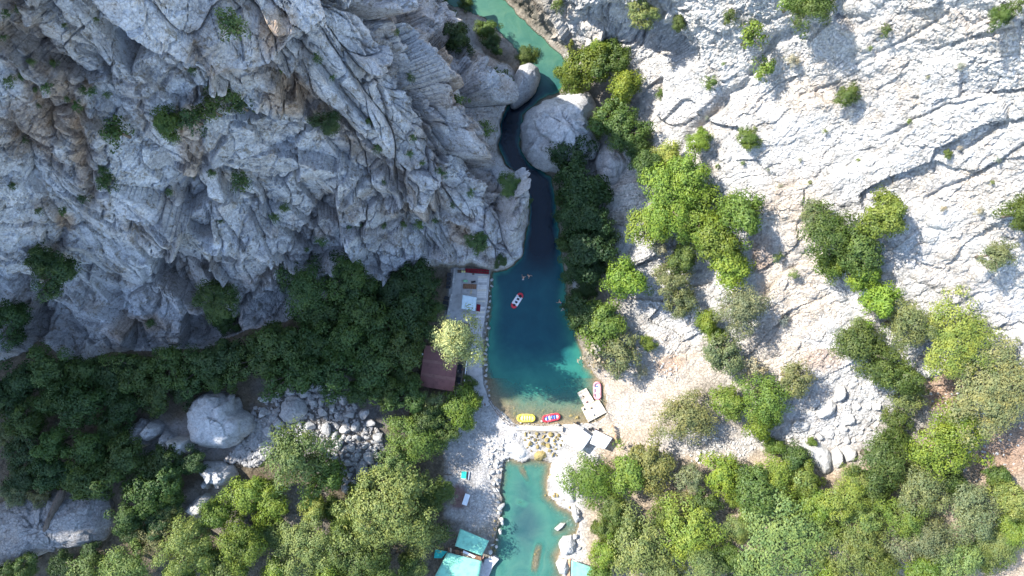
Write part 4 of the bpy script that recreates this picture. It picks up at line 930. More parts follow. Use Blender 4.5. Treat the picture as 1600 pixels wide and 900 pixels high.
# -- white slope
tree(1268,12,40,'b','mid','large green tree at the top edge of the white slope')
tree(1240,2,26,'b','green','green tree beside the large one at the top edge')
for a in [(1172,56,26,'s','green','sparse green bush high in the cleft of the white slope'),(1195,108,20,'s','green','green bush lower in the cleft of the white slope'),(1138,28,14,'s','mid','small bush above the cleft of the white slope'),(1110,130,13,'s','mid','small flat bush left of the cleft on the white slope'),
          (1323,150,17,'b','mid','round green bush alone in the middle of the white slope'),(1168,217,17,'b','green','light green bush alone low on the white slope'),(1385,50,11,'s','mid','small dark bush near the top of the white slope'),(1562,26,18,'b','mid','green bush near the top right corner'),
          (1592,10,15,'s','mid','bush in the top right corner'),(1031,145,10,'s','mid','small bush near the left edge of the white slope'),(1004,24,26,'p','olive','olive tree beside the dark hollow above the river bend'),(1060,38,13,'b','mid','green bush in the dark hollow above the river bend'),
          (1482,240,7,'b','mid','tiny green bush low at the right of the white slope'),(870,8,12,'s','mid','thin bush on the rock wall above the upper river'),(892,70,10,'s','yellow','yellowish shrub on the rock wall by the river bend'),(1552,400,26,'p','grey','grey green bush alone at the right of the slope'),
          (1592,335,26,'b','mid','dark green bush cut by the right picture edge'),(1500,232,5,'s','dry','tiny dry tuft at the right of the white slope'),(1238,95,12,'s','dry','dry tuft below the large tree on the white slope'),(1500,105,8,'s','dry','dry tuft in the upper right of the white slope'),(1268,690,8,'b','green','small green tuft beside the white boulder trio')]:
    tree(*a, cat='bush', name='bush')
many([(1120,260,5),(1290,205,5),(1340,250,4),(1160,255,5),(1220,290,5),(1265,285,5),(1360,75,5),(1420,190,5),(1105,185,4),(1130,100,4),(1180,200,4),(1450,120,4),(1560,250,6),(1550,285,5),(1200,265,4),(1250,250,4),(1530,330,8),(1475,325,6),(1215,400,9),(1240,430,9),(1225,500,9)], 's', ('dry', 'olive'), 'tiny dry tuft scattered on the white rock slope', 'dry tufts on the white slope', name='shrub', cat='shrub', trunk=False)
tree(1300,362,50,'b','mid','wide green tree at the middle of the right slope')
tree(1272,335,26,'p','grey','thin grey green tree at the left of the wide slope tree')
tree(1380,338,38,'b','green','green tree at the upper right of the mid slope clump')
tree(1340,390,36,'b','mid','mid green tree under the wide slope tree')
tree(1302,412,28,'b','green','green bush at the lower left of the mid slope clump', cat='bush', name='bush')
tree(1345,430,26,'b','bright','bright tree in the narrow neck of the slope clump')
tree(1368,468,32,'b','bright','bright tree at the lower end of the narrow neck')
tree(1352,545,44,'b','mid','mid green tree left of the yellow green crown')
tree(1420,508,42,'p','grey','grey green tree above the pale rock')
tree(1392,582,40,'b','mid','mid green tree below the neck on the right slope')
tree(1345,515,24,'p','silver','silvery bush at the left of the right slope wood', cat='bush', name='bush')
tree(1503,525,58,'B','yellow','yellow green flat crown on the right slope', tall=.8)
tree(1568,610,72,'B','silver','wide pale green crown at the right picture edge', tall=.8)
tree(1420,622,28,'p','olive','olive bush below the right slope wood', cat='bush', name='bush')
tree(1400,655,24,'p','mid','green bush above the bottom right thicket', cat='bush', name='bush')
# -- thicket along the lower right
tree(928,762,44,'b','green','fresh green tree beside the long white rock bank')
tree(985,742,36,'b','lime','lime green tree next to the fresh green one')
tree(1022,728,38,'b','brown','brownish green tree at the left end of the thicket')
tree(960,795,28,'b','mid','dark green bush below the fresh green tree')
tree(1075,748,28,'p','silver','silvery green bush in the left part of the thicket', cat='bush', name='bush')
tree(1062,788,24,'b','brown','yellow brown bush in the left part of the thicket', cat='bush', name='bush')
tree(1102,788,30,'d','mid','darkest green bush in the left part of the thicket', cat='bush', name='bush')
tree(1130,742,34,'b','lime','lime green tree at the upper edge of the thicket')
tree(1090,842,52,'p','lime','pale feathery tree in the lower left of the thicket')
tree(1005,868,54,'p','olive','olive grey tree at the bottom near the small teal roof')
tree(948,862,30,'b','lime','lime green tree over the small teal roof')
tree(948,825,24,'b','mid','dark green bush above the small teal roof', cat='bush', name='bush')
tree(1220,742,42,'b','bright','bright green tree below the broad white slab')
tree(1178,762,38,'b','mid','darker tree between the lime green and the bright green ones')
tree(1320,782,40,'b','yellow','yellow tinged tree below the white boulder trio')
tree(1382,722,48,'b','mid','dark green tree right of the white boulder trio')
tree(1490,690,56,'b','bright','brightest big green tree at the right edge of the thicket')
tree(1445,770,48,'p','grey','grey green tree in the middle of the thicket')
tree(1245,852,84,'B','olive','largest smooth olive crown of the thicket', tall=.9)
tree(1345,868,48,'B','olive','olive crown right of the largest one')
tree(1532,800,54,'p','grey','large grey green tree near the lower right corner')
tree(1455,850,48,'p','grey','grey green tree at the bottom left of the corner tree')
rowed([(1150,775,28),(1260,750,34),(1210,698,22),(1245,718,30),(1232,792,30),(1275,790,34),(1370,768,36),(1405,692,30),(1412,806,40),(1582,780,38),(1580,862,46),(1502,884,46),(1380,888,38),(1040,812,32),(1100,892,42),(1160,832,28),(1162,890,32),(940,900,26),(1040,895,34),(1290,905,34),(1060,850,26),(1440,890,36),(1545,870,36),(1355,815,34),(1300,835,30),(1595,830,34),(985,825,26),(1135,870,30),(1340,750,28),(1445,720,26),(1490,755,32),(1175,798,24),(1560,745,26)], (735, 775, 820, 868), ['top row', 'second row', 'third row', 'fourth row', 'bottom row'], 'b', ('green', 'mid', 'bright', 'olive', 'green'), 'smaller green tree, %s from left in the %s of the lower right thicket', 'smaller trees of the lower right thicket')
# ------------------------------------------------------------------ terrace, cabin, canopies
def XY(pts, z): return [tuple(W(u, v, z)[:2]) for u, v in pts]
def post(par, u, v, z0, z1, zt=None, mat='metal', r=.05, name='post'):
    p = W(u, v, z1); mb = MB(); mb.tube([(p.x, p.y, z0), (p.x, p.y, z1)], r, 6); return mb.obj(name, M[mat], par)
def sheet(mb, c, z, n=12, sag=.18, thick=.035, wave=0.0, waves=5, zs=None):
    """a cloth between four pixel corners, sagging in the middle, with real thickness"""
    zs = zs or [z] * 4; P = [W(u, v, q) for (u, v), q in zip(c, zs)]; g = []
    for j in range(n + 1):
        for i in range(n + 1):
            a, b = i / n, j / n
            p = (P[0] * (1 - a) + P[1] * a) * (1 - b) + (P[3] * (1 - a) + P[2] * a) * b
            p = p + Vector((0, 0, -sag * 16 * a * (1 - a) * b * (1 - b) + wave * math.sin(a * waves * math.pi + b * 1.3) ** 2)); g.append(p)
    m = len(g); V = g + [p - Vector((0, 0, thick)) for p in g]; Fc = []
    for j in range(n):
        for i in range(n):
            q = (j * (n + 1) + i, j * (n + 1) + i + 1, (j + 1) * (n + 1) + i + 1, (j + 1) * (n + 1) + i); Fc += [q[::-1], tuple(k + m for k in q)]
    rim = [i for i in range(n + 1)] + [(j + 1) * (n + 1) - 1 for j in range(1, n + 1)] + [n * (n + 1) + i for i in range(n - 1, -1, -1)] + [j * (n + 1) for j in range(n - 1, 0, -1)]
    Fc += [(rim[k], rim[(k + 1) % len(rim)], rim[(k + 1) % len(rim)] + m, rim[k] + m) for k in range(len(rim))]
    return mb.add(V, Fc)
def canopy(name, label, cat, c, z, mat, sag=.2, post_mat='metal', zs=None, wave=0.0, waves=5, posts=True, cloth='cover'):
    cu = sum(p[0] for p in c) / 4; cv = sum(p[1] for p in c) / 4; b = W(cu, cv, gz(cu, cv)); t = thing(name, label, cat)
    sheet(MB(), c, z); mb = sheet(MB(), c, z, 14, sag, .04, wave, waves, zs); mb.obj(cloth, M[mat], t, True)
    if posts:
        for (u, v), q in zip(c, zs or [z] * 4):
            uu, vv = u + (cu - u) * .05, v + (cv - v) * .05
            post(t, uu, vv, min(gz(uu, vv), q - .6) - .2, q - .02, mat=post_mat)
    rim = MB()
    for k in range(4):
        a, e = W(*c[k], (zs or [z] * 4)[k]), W(*c[(k + 1) % 4], (zs or [z] * 4)[(k + 1) % 4])
        rim.tube([a - Vector((0, 0, .07)), e - Vector((0, 0, .07))], .035, 5)
    rim.obj('frame', M[post_mat], t)
    return t

# terrace floor: slabs laid one by one
tf = tag(link('terrace', mesh_from('terrace', *(lambda m: (m.V, m.F))(MB().prism(XY([(704,418),(766,419),(762,470),(754,520),(752,560),(755,600),(766,632),(738,640),(728,606),(731,560),(735,520),(697,505),(700,470)], Z_TERR), -.6, Z_TERR)), M['concrete'])), kind='structure')
rng = random.Random(31)
def lay(par, name, quad, z, nu, nv, mat, thick=.06, gap=.05, jit=.012):
    """a field of separate slabs or boards inside a pixel quad"""
    P = [W(u, v, z) for u, v in quad]
    f = lambda a, b: (P[0] * (1 - a) + P[1] * a) * (1 - b) + (P[3] * (1 - a) + P[2] * a) * b
    for j in range(nv):
        for i in range(nu):
            ga, gb = gap / nu * .5, gap / nv * .5
            q = [f(i / nu + ga, j / nv + gb), f((i + 1) / nu - ga, j / nv + gb), f((i + 1) / nu - ga, (j + 1) / nv - gb), f(i / nu + ga, (j + 1) / nv - gb)]
            dz = rng.uniform(0, jit); MB().prism([(p.x, p.y) for p in q], z - thick * .5, z + thick + dz).obj(name, rng.choice(mat), par)
lay(tf, 'slab', [(709,430),(744,431),(741,487),(702,487)], Z_TERR, 5, 7, [M['concrete']], gap=.07)
lay(tf, 'board', [(746,431),(763,431),(757,500),(742,500)], Z_TERR, 1, 20, [M['pale_concrete'], M['concrete'], M['pale_wood']], gap=.12)
lay(tf, 'board', [(724,443),(745,444),(744,452),(723,451)], Z_TERR + .14, 7, 1, [M['brown_wood']], .1, .06)
lay(tf, 'board', [(732,453),(745,453),(743,460),(731,460)], Z_TERR + .1, 4, 1, [M['wood'], M['concrete']], .1, .06)
lay(tf, 'slab', [(737,500),(755,500),(752,560),(733,560)], Z_TERR, 3, 9, [M['concrete']], gap=.06)
lay(tf, 'slab', [(733,562),(752,562),(754,606),(731,606)], Z_TERR, 3, 7, [M['concrete']], gap=.06)
lay(tf, 'slab', [(732,608),(755,608),(764,634),(740,638)], Z_TERR, 3, 4, [M['concrete']], gap=.06)
# low walls of pale stones at the left edge
for lab, (u0, v0, u1, v1), n in (('low wall of pale stones at the upper left edge of the terrace', (711,419,707,450), 8), ('low wall of pale stones at the lower left edge of the terrace', (706,459,701,486), 7)):
    t = thing('stone_wall', lab, 'wall', W((u0 + u1) / 2, (v0 + v1) / 2, Z_TERR)); o = W((u0 + u1) / 2, (v0 + v1) / 2, Z_TERR)
    for k in range(n):
        f = (k + .5) / n; p = W(u0 + (u1 - u0) * f, v0 + (v1 - v0) * f, Z_TERR) - o; d = W(u1, v1, Z_TERR) - W(u0, v0, Z_TERR)
        MB().box((p.x, p.y, .28), (d.length / n * .92, rng.uniform(.34, .48), .62 + rng.uniform(-.06, .06)), math.atan2(d.y, d.x)).obj('stone', rng.choice([M['pale_concrete'], M['concrete']]), t, bevel=.05)
# dark sitting booths beside the wall
for k, (q, lab) in enumerate([([(699,426),(706,426),(705,432),(698,432)], 'topmost black panel left of the upper stone wall'), ([(698,433),(705,433),(704.5,438.5),(697.5,438.5)], 'second black panel left of the upper stone wall'),
        ([(697.5,439.5),(704.5,439.5),(704,445),(697,445)], 'third black panel left of the upper stone wall'), ([(697,446),(704,446),(703.5,451),(696.5,451)], 'lowest black panel left of the upper stone wall'),
        ([(695,462),(702,464),(701,469),(693,467)], 'upper slanting black panel by the lower stone wall'), ([(693,469),(700.5,471),(700,477),(691,475)], 'middle slanting black panel by the lower stone wall'), ([(691,477),(699.5,479),(699,485),(689,483)], 'lowest slanting black panel by the lower stone wall')]):
    t = thing('shade_panel', lab, 'panel', W(*q[0], 1.2), 0, 'black panels beside the terrace walls')
    o = W(*q[0], 1.2); P = [W(u, v, 2.2) - o for u, v in q]
    MB().prism([(p.x, p.y) for p in P], .92, .98).obj('panel', M['black_panel'], t)
    for p in P: MB().tube([(p.x * .98, p.y * .98, -1.2), (p.x * .98, p.y * .98, .93)], .035, 5).obj('post', M['dark_wood'], t)
# cushions along the back of the terrace
t = thing('bench', 'long bench with dark red cushions along the cliff end of the terrace', 'bench', W(746, 423, Z_TERR)); o = W(746, 423, Z_TERR)
P = [W(u, v, Z_TERR) - o for u, v in ((727,419),(765,420),(764,429),(727,426))]
MB().prism([(p.x, p.y) for p in P], .04, .36).obj('seat', M['dark_wood'], t)
for k in range(9):
    for r in range(2):
        p = P[0].lerp(P[1], (k + .5) / 9).lerp(P[3].lerp(P[2], (k + .5) / 9), .28 + .46 * r)
        MB().box((p.x, p.y, .46), (.52, .42, .16), rng.uniform(-.2, .2)).obj('cushion', M['red_cloth'], t, bevel=.05)
def table(label, u, v, a, b, rz, mat, z=Z_TERR, h=.72, name='table', cat='table', legs='metal', group=None):
    t = thing(name, label, cat, W(u, v, z), rz, group); k = (H - z) / F; a *= k; b *= k
    MB().box((0, 0, h), (a, b, .06)).obj('tabletop', M[mat], t, bevel=.01)
    for x in (-1, 1):
        for y in (-1, 1): MB().box((x * (a / 2 - .08), y * (b / 2 - .08), h / 2 - .02), (.06, .06, h)).obj('leg', M[legs], t)
    return t
table('black table in the middle of the terrace', 740, 440.5, 7, 3.2, .2, 'black_rubber', legs='black_rubber')
table('small dark table with lamps at the upper left of the terrace', 718, 424, 6, 5, 0, 'dark_wood', legs='dark_wood')
for k, (u, v) in enumerate(((722.5, 424), (726.5, 424.3))):
    t = thing('lantern', ('left' if k == 0 else 'right') + ' one of two pale yellow lanterns at the back of the terrace', 'lantern', W(u, v, Z_TERR)); 
    MB().tube([(0, 0, 0), (0, 0, .25)], .12, 8).obj('base', M['metal'], t); MB().tube([(0, 0, .26), (0, 0, .40), (0, 0, .56)], [.2, .26, .12], 10).obj('lamp_shade', M['pale_yellow'], t, True)
t = thing('towel', 'crumpled green and white towel on the terrace floor', 'towel', W(727, 438.5, Z_TERR + .07)); 
mb = MB(); sheet(mb, [(723.5,437),(731,437.5),(730.5,441),(724,440.5)], Z_TERR + .2, 10, -.05, .02, .12, 7); o = mb.obj('fold', M['green_cloth'], t, True); o.location = -W(727, 438.5, Z_TERR + .07)
t = thing('rug', 'worn red rug on the boards beside the blue white awning', 'rug', W(748, 480, Z_TERR + .06))
P = [W(u, v, Z_TERR) - W(748, 480, Z_TERR) for u, v in ((745,475),(751,476),(750,487),(744,486))]
MB().prism([(p.x, p.y) for p in P], .03, .07).obj('weave', M['red_cloth'], t)
table('low grey side table above the blue white awning', 726.5, 456, 9, 7, .05, 'concrete', h=.35)
canopy('awning', 'pale blue white square awning over the terrace', 'awning', [(722.5,460.5),(745,464.5),(742.5,486),(720.5,482)], 3.0, 'blue_white_fabric', sag=.12, zs=[3.1, 2.8, 2.7, 3.0], wave=.05, waves=3)

# cabin with the brown roof
zr = 4.2; rc = [(664,539),(717,546),(709,612),(655,603)]
t = thing('cabin', 'cabin with a flat dark brown red metal roof beside the terrace path', 'cabin', W(685, 575, 1.0)); o = W(685, 575, 1.0)
P = [W(u, v, zr) - o for u, v in rc]; cen = sum(P, Vector()) / 4
Pw = [cen + (p - cen) * .93 for p in P]
MB().prism([(p.x, p.y) for p in Pw], -.8, [zr - 1.05] * 4).obj('wall', M['dark_wood'], t)
zz = [3.35, 3.15, 3.15, 3.35]
rf = MB().prism([(p.x, p.y) for p in P], [q - .12 for q in zz], zz).obj('roof', M['brown_roof'], t)
for k in range(12):
    f0, f1 = k / 12 + .003, (k + 1) / 12 - .003
    q = [P[0].lerp(P[3], f0), P[1].lerp(P[2], f0), P[1].lerp(P[2], f1), P[0].lerp(P[3], f1)]
    MB().prism([(p.x, p.y) for p in q], [3.345, 3.145, 3.145, 3.345], [3.375, 3.175, 3.175, 3.375]).obj('roof_sheet', M[rng.choice(('brown_roof', 'brown_roof', 'brown_roof_faded'))], rf)
for k in range(1, 12):
    f = k / 12; a, b = P[0].lerp(P[3], f), P[1].lerp(P[2], f)
    MB().tube([(a.x, a.y, 3.40), (b.x, b.y, 3.20)], .035, 4).obj('roof_seam', M['brown_roof'], rf)
p = W(660, 553, zr) - o; MB().tube([(p.x, p.y, 3.3), (p.x, p.y, 3.95)], .22, 8).obj('chimney', M['white_paint'], t)
# dining corner beside the cabin
t = thing('railing', 'white railing between the cabin dining corner and the path', 'railing', W(728, 580, Z_TERR)); o = W(728, 580, Z_TERR)
a, b = W(730, 562, Z_TERR) - o, W(726, 596, Z_TERR) - o
for h in (.45, .98): MB().tube([(a.x, a.y, h), (b.x, b.y, h)], .07 if h > .9 else .04, 6).obj('rail', M['white_paint'], t)
MB().prism([(a.x - .12, a.y), (a.x + .12, a.y), (b.x + .12, b.y), (b.x - .12, b.y)], 1.02, 1.08).obj('handrail', M['white_paint'], t)
for k in range(7):
    p = a.lerp(b, k / 6); MB().tube([(p.x, p.y, -.1), (p.x, p.y, 1.0)], .045, 6).obj('post', M['white_paint'], t)
fl = MB().prism(XY([(713,560),(731,560),(726,606),(709,606)], .8), -.3, .83).obj('floor', M['dark_wood']); fl.name = 'dining_floor'; tag(fl, kind='structure')
table('dark dining table beside the cabin', 719, 576, 7, 14, -.12, 'black_panel', z=.84)
table('second dark dining table nearer the lower end of the cabin', 717, 593, 6, 8, -.12, 'black_panel', z=.84)

# ------------------------------------------------------------------ canopies by the weir
canopy('canopy', 'large white canopy on the right bank at the end of the footbridge', 'canopy', [(897,662),(925,682),(908,706),(880,690)], 2.9, 'white_fabric', sag=.25)
canopy('canopy', 'square white canopy right of the large one', 'canopy', [(930,672),(957,685),(945,702),(922,693)], 2.9, 'white_fabric', sag=.2)
t = thing('clothes_rack', 'rack hung with faded tan and salmon cloths casting a jagged shadow', 'rack', W(959, 676, gz(959, 676))); o = W(959, 676, gz(959, 676))
a, b = W(956, 664, 1) - W(959, 676, 1), W(962, 690, 1) - W(959, 676, 1)
MB().tube([(a.x, a.y, 1.55), (b.x, b.y, 1.55)], .035, 6).obj('rail', M['wood'], t)
for f in (0, .33, .66, 1):
    p = a.lerp(b, f); MB().tube([(p.x, p.y, -.2), (p.x, p.y, 1.6)], .04, 6).obj('post', M['wood'], t)
for k in range(11):
    p = a.lerp(b, (k + .5) / 11); h = rng.uniform(.5, 1.0); w = rng.uniform(.25, .6)
    MB().box((p.x + rng.uniform(-.1, .1), p.y, 1.55 - h / 2), (w, .16, h), rng.uniform(-.3, .3)).obj('cloth', M[rng.choice(('tan_cloth', 'orange_cloth', 'tan_cloth'))], t, bevel=.05)
for (u, v, lab) in ((921,670,'dark chair left of the square white canopy'), (925,669,'second dark chair left of the square white canopy'), (937,670,'dark grey chair above the square white canopy'), (902,660,'dark grey box chair at the water end of the large canopy')):
    t = thing('chair', lab, 'chair', W(u, v, gz(u, v)), rng.uniform(0, 6.28), 'chairs around the white canopies')
    MB().box((0, 0, .44), (.5, .5, .08)).obj('seat', M['black_rubber'], t); MB().box((0, -.24, .72), (.5, .06, .5)).obj('backrest', M['black_rubber'], t)
    for x in (-1, 1):
        for y in (-1, 1): MB().box((x * .2, y * .2, .2), (.05, .05, .44)).obj('leg', M['metal'], t)

# footbridge
t = thing('footbridge', 'narrow pale plank footbridge across the weir', 'bridge', W(841, 669, .9)); o = W(841, 669, .9)
a, b = W(803, 668, .9) - o, W(879, 670.5, .9) - o; d = b - a; n = 34; ang = math.atan2(d.y, d.x)
for k in range(n):
    p = a.lerp(b, (k + .5) / n); MB().box((p.x, p.y, .05 + rng.uniform(0, .015)), (d.length / n * .88, .98 + rng.uniform(-.04, .04), .06), ang).obj('plank', rng.choice([M['pale_wood'], M['pale_concrete']]), t)
for s in (-.42, .42):
    MB().tube([(a.x - s * math.sin(ang), a.y + s * math.cos(ang), -.1), (b.x - s * math.sin(ang), b.y + s * math.cos(ang), -.1)], .11, 6).obj('beam', M['wood'], t)
    for k in range(6):
        p = a.lerp(b, k / 5); MB().tube([(p.x, p.y + s * 1.12, -.9), (p.x, p.y + s * 1.12, .95)], .04, 6).obj('post', M['wood'], t)
    MB().tube([(a.x, a.y + s * 1.12, .93), (b.x, b.y + s * 1.12, .93)], .03, 6).obj('handrail', M['rope'], t)
# sloping handrail from the path to the footbridge
t = thing('handrail', 'dark wooden handrail sloping from the terrace path to the footbridge', 'handrail', W(780, 650, 1)); o = W(780, 650, 1)
L_ = [W(u, v, 1) - o for u, v in ((764,626),(774,641),(786,655),(797,664),(805,665))]
for k in (0, 1):
    q = [p + Vector((.35 * k, .2 * k, -.1)) for p in L_]
    MB().tube([(p.x, p.y, .95 - .42 * k) for p in q], .05, 6).obj('rail', M['dark_wood'], t)
for p in L_: MB().tube([(p.x, p.y, -.8), (p.x, p.y, .98)], .06, 6).obj('post', M['dark_wood'], t)
# metal gate frame on the left of the bridge
t = thing('metal_ladder', 'small dark metal ladder lying on the white gravel left of the footbridge', 'ladder', W(801, 680, .9)); o = W(801, 680, .9)
for x in (-.22, .22): MB().tube([(x, .9, .22), (x - .02, -.9, .1)], .045, 6).obj('rail', M['metal'], t)
for k in range(6): MB().tube([(-.22, .75 - .3 * k, .2 - .016 * k), (.22, .75 - .3 * k, .2 - .016 * k)], .03, 6).obj('rung', M['metal'], t)

# floating platform
t = thing('floating_platform', 'pale wooden landing stage of two joined decks at the shallow end of the pool', 'platform', W(925, 634, .5)); o = W(925, 634, .5)
for q, n in (([(902,614),(916,606.5),(928.5,626.5),(913.5,635)], 11), ([(908,637.5),(935.5,624),(948,644),(919,659.5)], 11)):
    P = [W(u, v, .5) - o for u, v in q]
    dk = MB().prism([(p.x, p.y) for p in P], -.42, -.02).obj('deck', M['wood'], t)
    for k in range(n):
        f0, f1 = k / n + .004, (k + 1) / n - .004
        pts = [P[0].lerp(P[3], f0), P[1].lerp(P[2], f0), P[1].lerp(P[2], f1), P[0].lerp(P[3], f1)]
        MB().prism([(p.x, p.y) for p in pts], -.015, .035 + rng.uniform(0, .012)).obj('plank', rng.choice([M['pale_wood'], M['pale_wood'], M['wood']]), dk)
for (u, v) in ((938.5,624.5),(948.5,645),(929.5,656),(919,660)):
    p = W(u, v, .5) - o; MB().tube([(p.x, p.y, -1.5), (p.x, p.y, 1.1)], .07, 7).obj('post', M['wood'], t)
for (u, v, m, lab) in ((917,628,'red_cloth','small red bag on the narrow deck of the landing stage'),(913,639,'black_rubber','dark bag at the left corner of the wide deck'),(911,619,'dark_wood','small dark bag near the tip of the narrow deck'),(924,637.5,'dark_wood','small brown bag in the middle of the wide deck'),(928,648,'metal','small grey bag low on the wide deck')):
    t = thing('bag', lab, 'bag', W(u, v, .54), rng.uniform(0, 3)); 
    MB().tube([(-.24, 0, .12), (-.12, 0, .15), (.12, 0, .15), (.24, 0, .12)], [.07, .13, .13, .07], 8).obj('body', M[m], t, True); MB().tube([(-.1, 0, .27), (-.06, 0, .37), (.06, 0, .37), (.1, 0, .27)], .015, 5).obj('handle', M['black_rubber'], t)

# ------------------------------------------------------------------ inflatable rafts
def raft(label, u, v, rz, L, Wd, ends, sides, floor, seats, nseat, extra=None, z=0.06):
    t = thing('inflatable_raft', label, 'raft', W(u, v, z), rz, 'inflatable rafts'); r = .24; hx = L / 2 - Wd / 2; hy = Wd / 2 - r
    def arc(sg):
        out = []
        for k in range(13):
            a = -math.pi / 2 + math.pi * k / 12; out.append((sg * (hx + (hy + .1) * math.cos(a)), hy * math.sin(a) * sg, r + .20 * max(0, math.cos(a)) ** 2))
        return out
    MB().tube(arc(1), r, 10).obj('bow_tube', M[ends], t, True); MB().tube(arc(-1), r, 10).obj('stern_tube', M[ends], t, True)
    for s in (-1, 1): MB().tube([(-hx, s * hy, r), (-hx * .3, s * hy, r), (hx * .3, s * hy, r), (hx, s * hy, r)], r * 1.01, 10).obj('side_tube', M[sides], t, True)
    pts = [(p[0], p[1]) for p in arc(1)] + [(p[0], p[1]) for p in arc(-1)]
    MB().prism(pts, .05, .14).obj('floor', M[floor], t)
    for k in range(nseat):
        x = (k - (nseat - 1) / 2) * (2 * hx / max(1, nseat)) * 1.05
        MB().tube([(x, -hy + .12, .3), (x, 0, .32), (x, hy - .12, .3)], .17, 9).obj('thwart', M[seats[k % len(seats)]], t, True)
    for s in (-1, 1): MB().tube([(-hx, s * (hy + r), r + .05), (0, s * (hy + r + .02), r - .02), (hx, s * (hy + r), r + .05)], .02, 5).obj('rope', M['rope'], t)
    if extra: extra(t, hx, hy)
    return t
def motor(t, hx, hy):
    o = MB().box((hx + .05, -.1, .55), (.5, .55, .4)).obj('stern_box', M['black_rubber'], t, bevel=.06); MB().box((hx + .05, -.1, .78), (.42, .46, .06)).obj('lid', M['black_rubber'], o)
raft('red and white raft drifting alone in the deep shaded pool', 808, 469.5, math.radians(57), 3.75, 1.5, 'red_rubber', 'white_rubber', 'black_rubber', ['white_rubber'], 3, motor)
raft('yellow raft moored at the shore left of the blue seated one', 822, 653, 0, 4.0, 1.85, 'yellow_rubber', 'yellow_rubber', 'pale_yellow', ['pale_yellow'], 4)
raft('red and white raft with blue seats moored beside the yellow one', 861, 652.3, math.radians(11), 4.0, 1.75, 'red_rubber', 'red_rubber', 'white_rubber', ['blue_rubber', 'white_rubber', 'blue_rubber', 'blue_rubber'], 4)
def cushion(t, hx, hy):
    for k in range(5):
        a = k * 2 * math.pi / 5; MB().box((-hx * .7 + .2 * math.cos(a), .2 * math.sin(a), .22), (.42, .16, .1), a).obj('pad', M['blue_rubber'], t, bevel=.03)
raft('pale pink and white raft with a blue pad beside the landing stage', 933, 610, math.radians(-88), 4.0, 1.8, 'pink_rubber', 'pink_rubber', 'white_rubber', ['white_rubber'], 2, cushion)

# ------------------------------------------------------------------ lower left bank: day bed, table, tarpaulins
t = thing('day_bed', 'low day bed with a teal mat and dark end on the gravel bank', 'bed', W(727, 742, 1.0), math.radians(-6)); k = (H - 1) / F
MB().box((0, 0, .22), (13 * k, 12 * k, .12)).obj('frame', M['pale_wood'], t); MB().box((-2.2 * k, .3 * k, .33), (8 * k, 11 * k, .12)).obj('mat', M['teal_mat'], t, bevel=.03)
MB().box((3.4 * k, 0, .42), (1.8 * k, 12.5 * k, .34)).obj('backrest', M['black_panel'], t); MB().box((5.4 * k, 0, .34), (1.6 * k, 12 * k, .1)).obj('armrest', M['white_paint'], t)
for x in (-1, 1):
    for y in (-1, 1): MB().box((x * 5.6 * k, y * 5 * k, .05), (.1, .1, .4)).obj('leg', M['wood'], t)
table('white rectangular table on the shaded lower left bank', 728.5, 779, 8, 18, -.32, 'white_paint', z=1.0)
t = thing('patio_umbrella_pole', 'slim pole standing at the top end of the white table', 'pole', W(731, 766, 1)); MB().tube([(0, 0, -.2), (.1, -.1, 1.9)], .04, 6).obj('pole', M['metal'], t); MB().tube([(0, 0, 0), (0, 0, .12)], .25, 10).obj('base', M['concrete'], t)
t = thing('fallen_log', 'dark fallen log at the edge of the gravel bank', 'log', W(697, 741, 1.2), -.1); MB().tube([(-1.2, 0, .15), (-.4, .05, .2), (.5, -.05, .18), (1.3, .05, .12)], [.16, .2, .18, .1], 8).obj('wood', M_BARK, t); MB().tube([(.2, 0, .25), (.5, .5, .5)], [.08, .03], 6).obj('branch', M_BARK, t)
canopy('tarpaulin', 'largest teal tarpaulin roof at the bottom edge on the left bank', 'tarpaulin', [(699,863),(753,877),(744,925),(672,915)], 3.0, 'teal_tarp', sag=.05, zs=[3.2, 2.9, 2.9, 3.2], wave=.14, waves=6)
canopy('tarpaulin', 'smaller teal tarpaulin half shaded above the largest one', 'tarpaulin', [(719,826),(764,845),(753,868),(711,853)], 2.9, 'teal_tarp', sag=.05, wave=.09, waves=5)
canopy('tarpaulin', 'small teal roof at the bottom edge on the right bank', 'tarpaulin', [(893,876),(934,889),(934,925),(892,925)], 2.7, 'teal_tarp', sag=.06, wave=.06, waves=5)
canopy('tarpaulin', 'dark teal strip in shade at the left of the largest tarpaulin', 'tarpaulin', [(680,858),(699,862),(690,872),(678,872)], 2.6, 'teal_mat', sag=.04)
t = thing('plank_walk', 'brown plank strip between the two teal tarpaulins', 'walkway', W(730, 862, 2.2)); o = W(730, 862, 2.2)
P = [W(u, v, 2.2) - o for u, v in ((700,855),(752,870),(752,876),(700,862))]
for k in range(18):
    f0, f1 = k / 18 + .003, (k + 1) / 18 - .003; pts = [P[0].lerp(P[1], f0), P[0].lerp(P[1], f1), P[3].lerp(P[2], f1), P[3].lerp(P[2], f0)]
    MB().prism([(p.x, p.y) for p in pts], .0, .06 + rng.uniform(0, .015)).obj('plank', rng.choice([M['brown_wood'], M['wood'], M['dark_wood']]), t)
for f in (0.03, .35, .68, .97):
    p = P[0].lerp(P[1], f).lerp(P[3].lerp(P[2], f), .5); MB().tube([(p.x, p.y, -1.6), (p.x, p.y, 0)], .08, 6).obj('post', M['dark_wood'], t)
t = thing('white_board', 'long white board lying between the two teal tarpaulins', 'board', W(733, 866, 2.32), math.radians(-26)); MB().box((0, 0, .03), (2.9, .5, .05)).obj('face', M['white_paint'], t, bevel=.01)
for x in (-1, 0, 1): MB().box((x * 1.2, 0, -.01), (.08, .5, .04)).obj('batten', M['wood'], t)
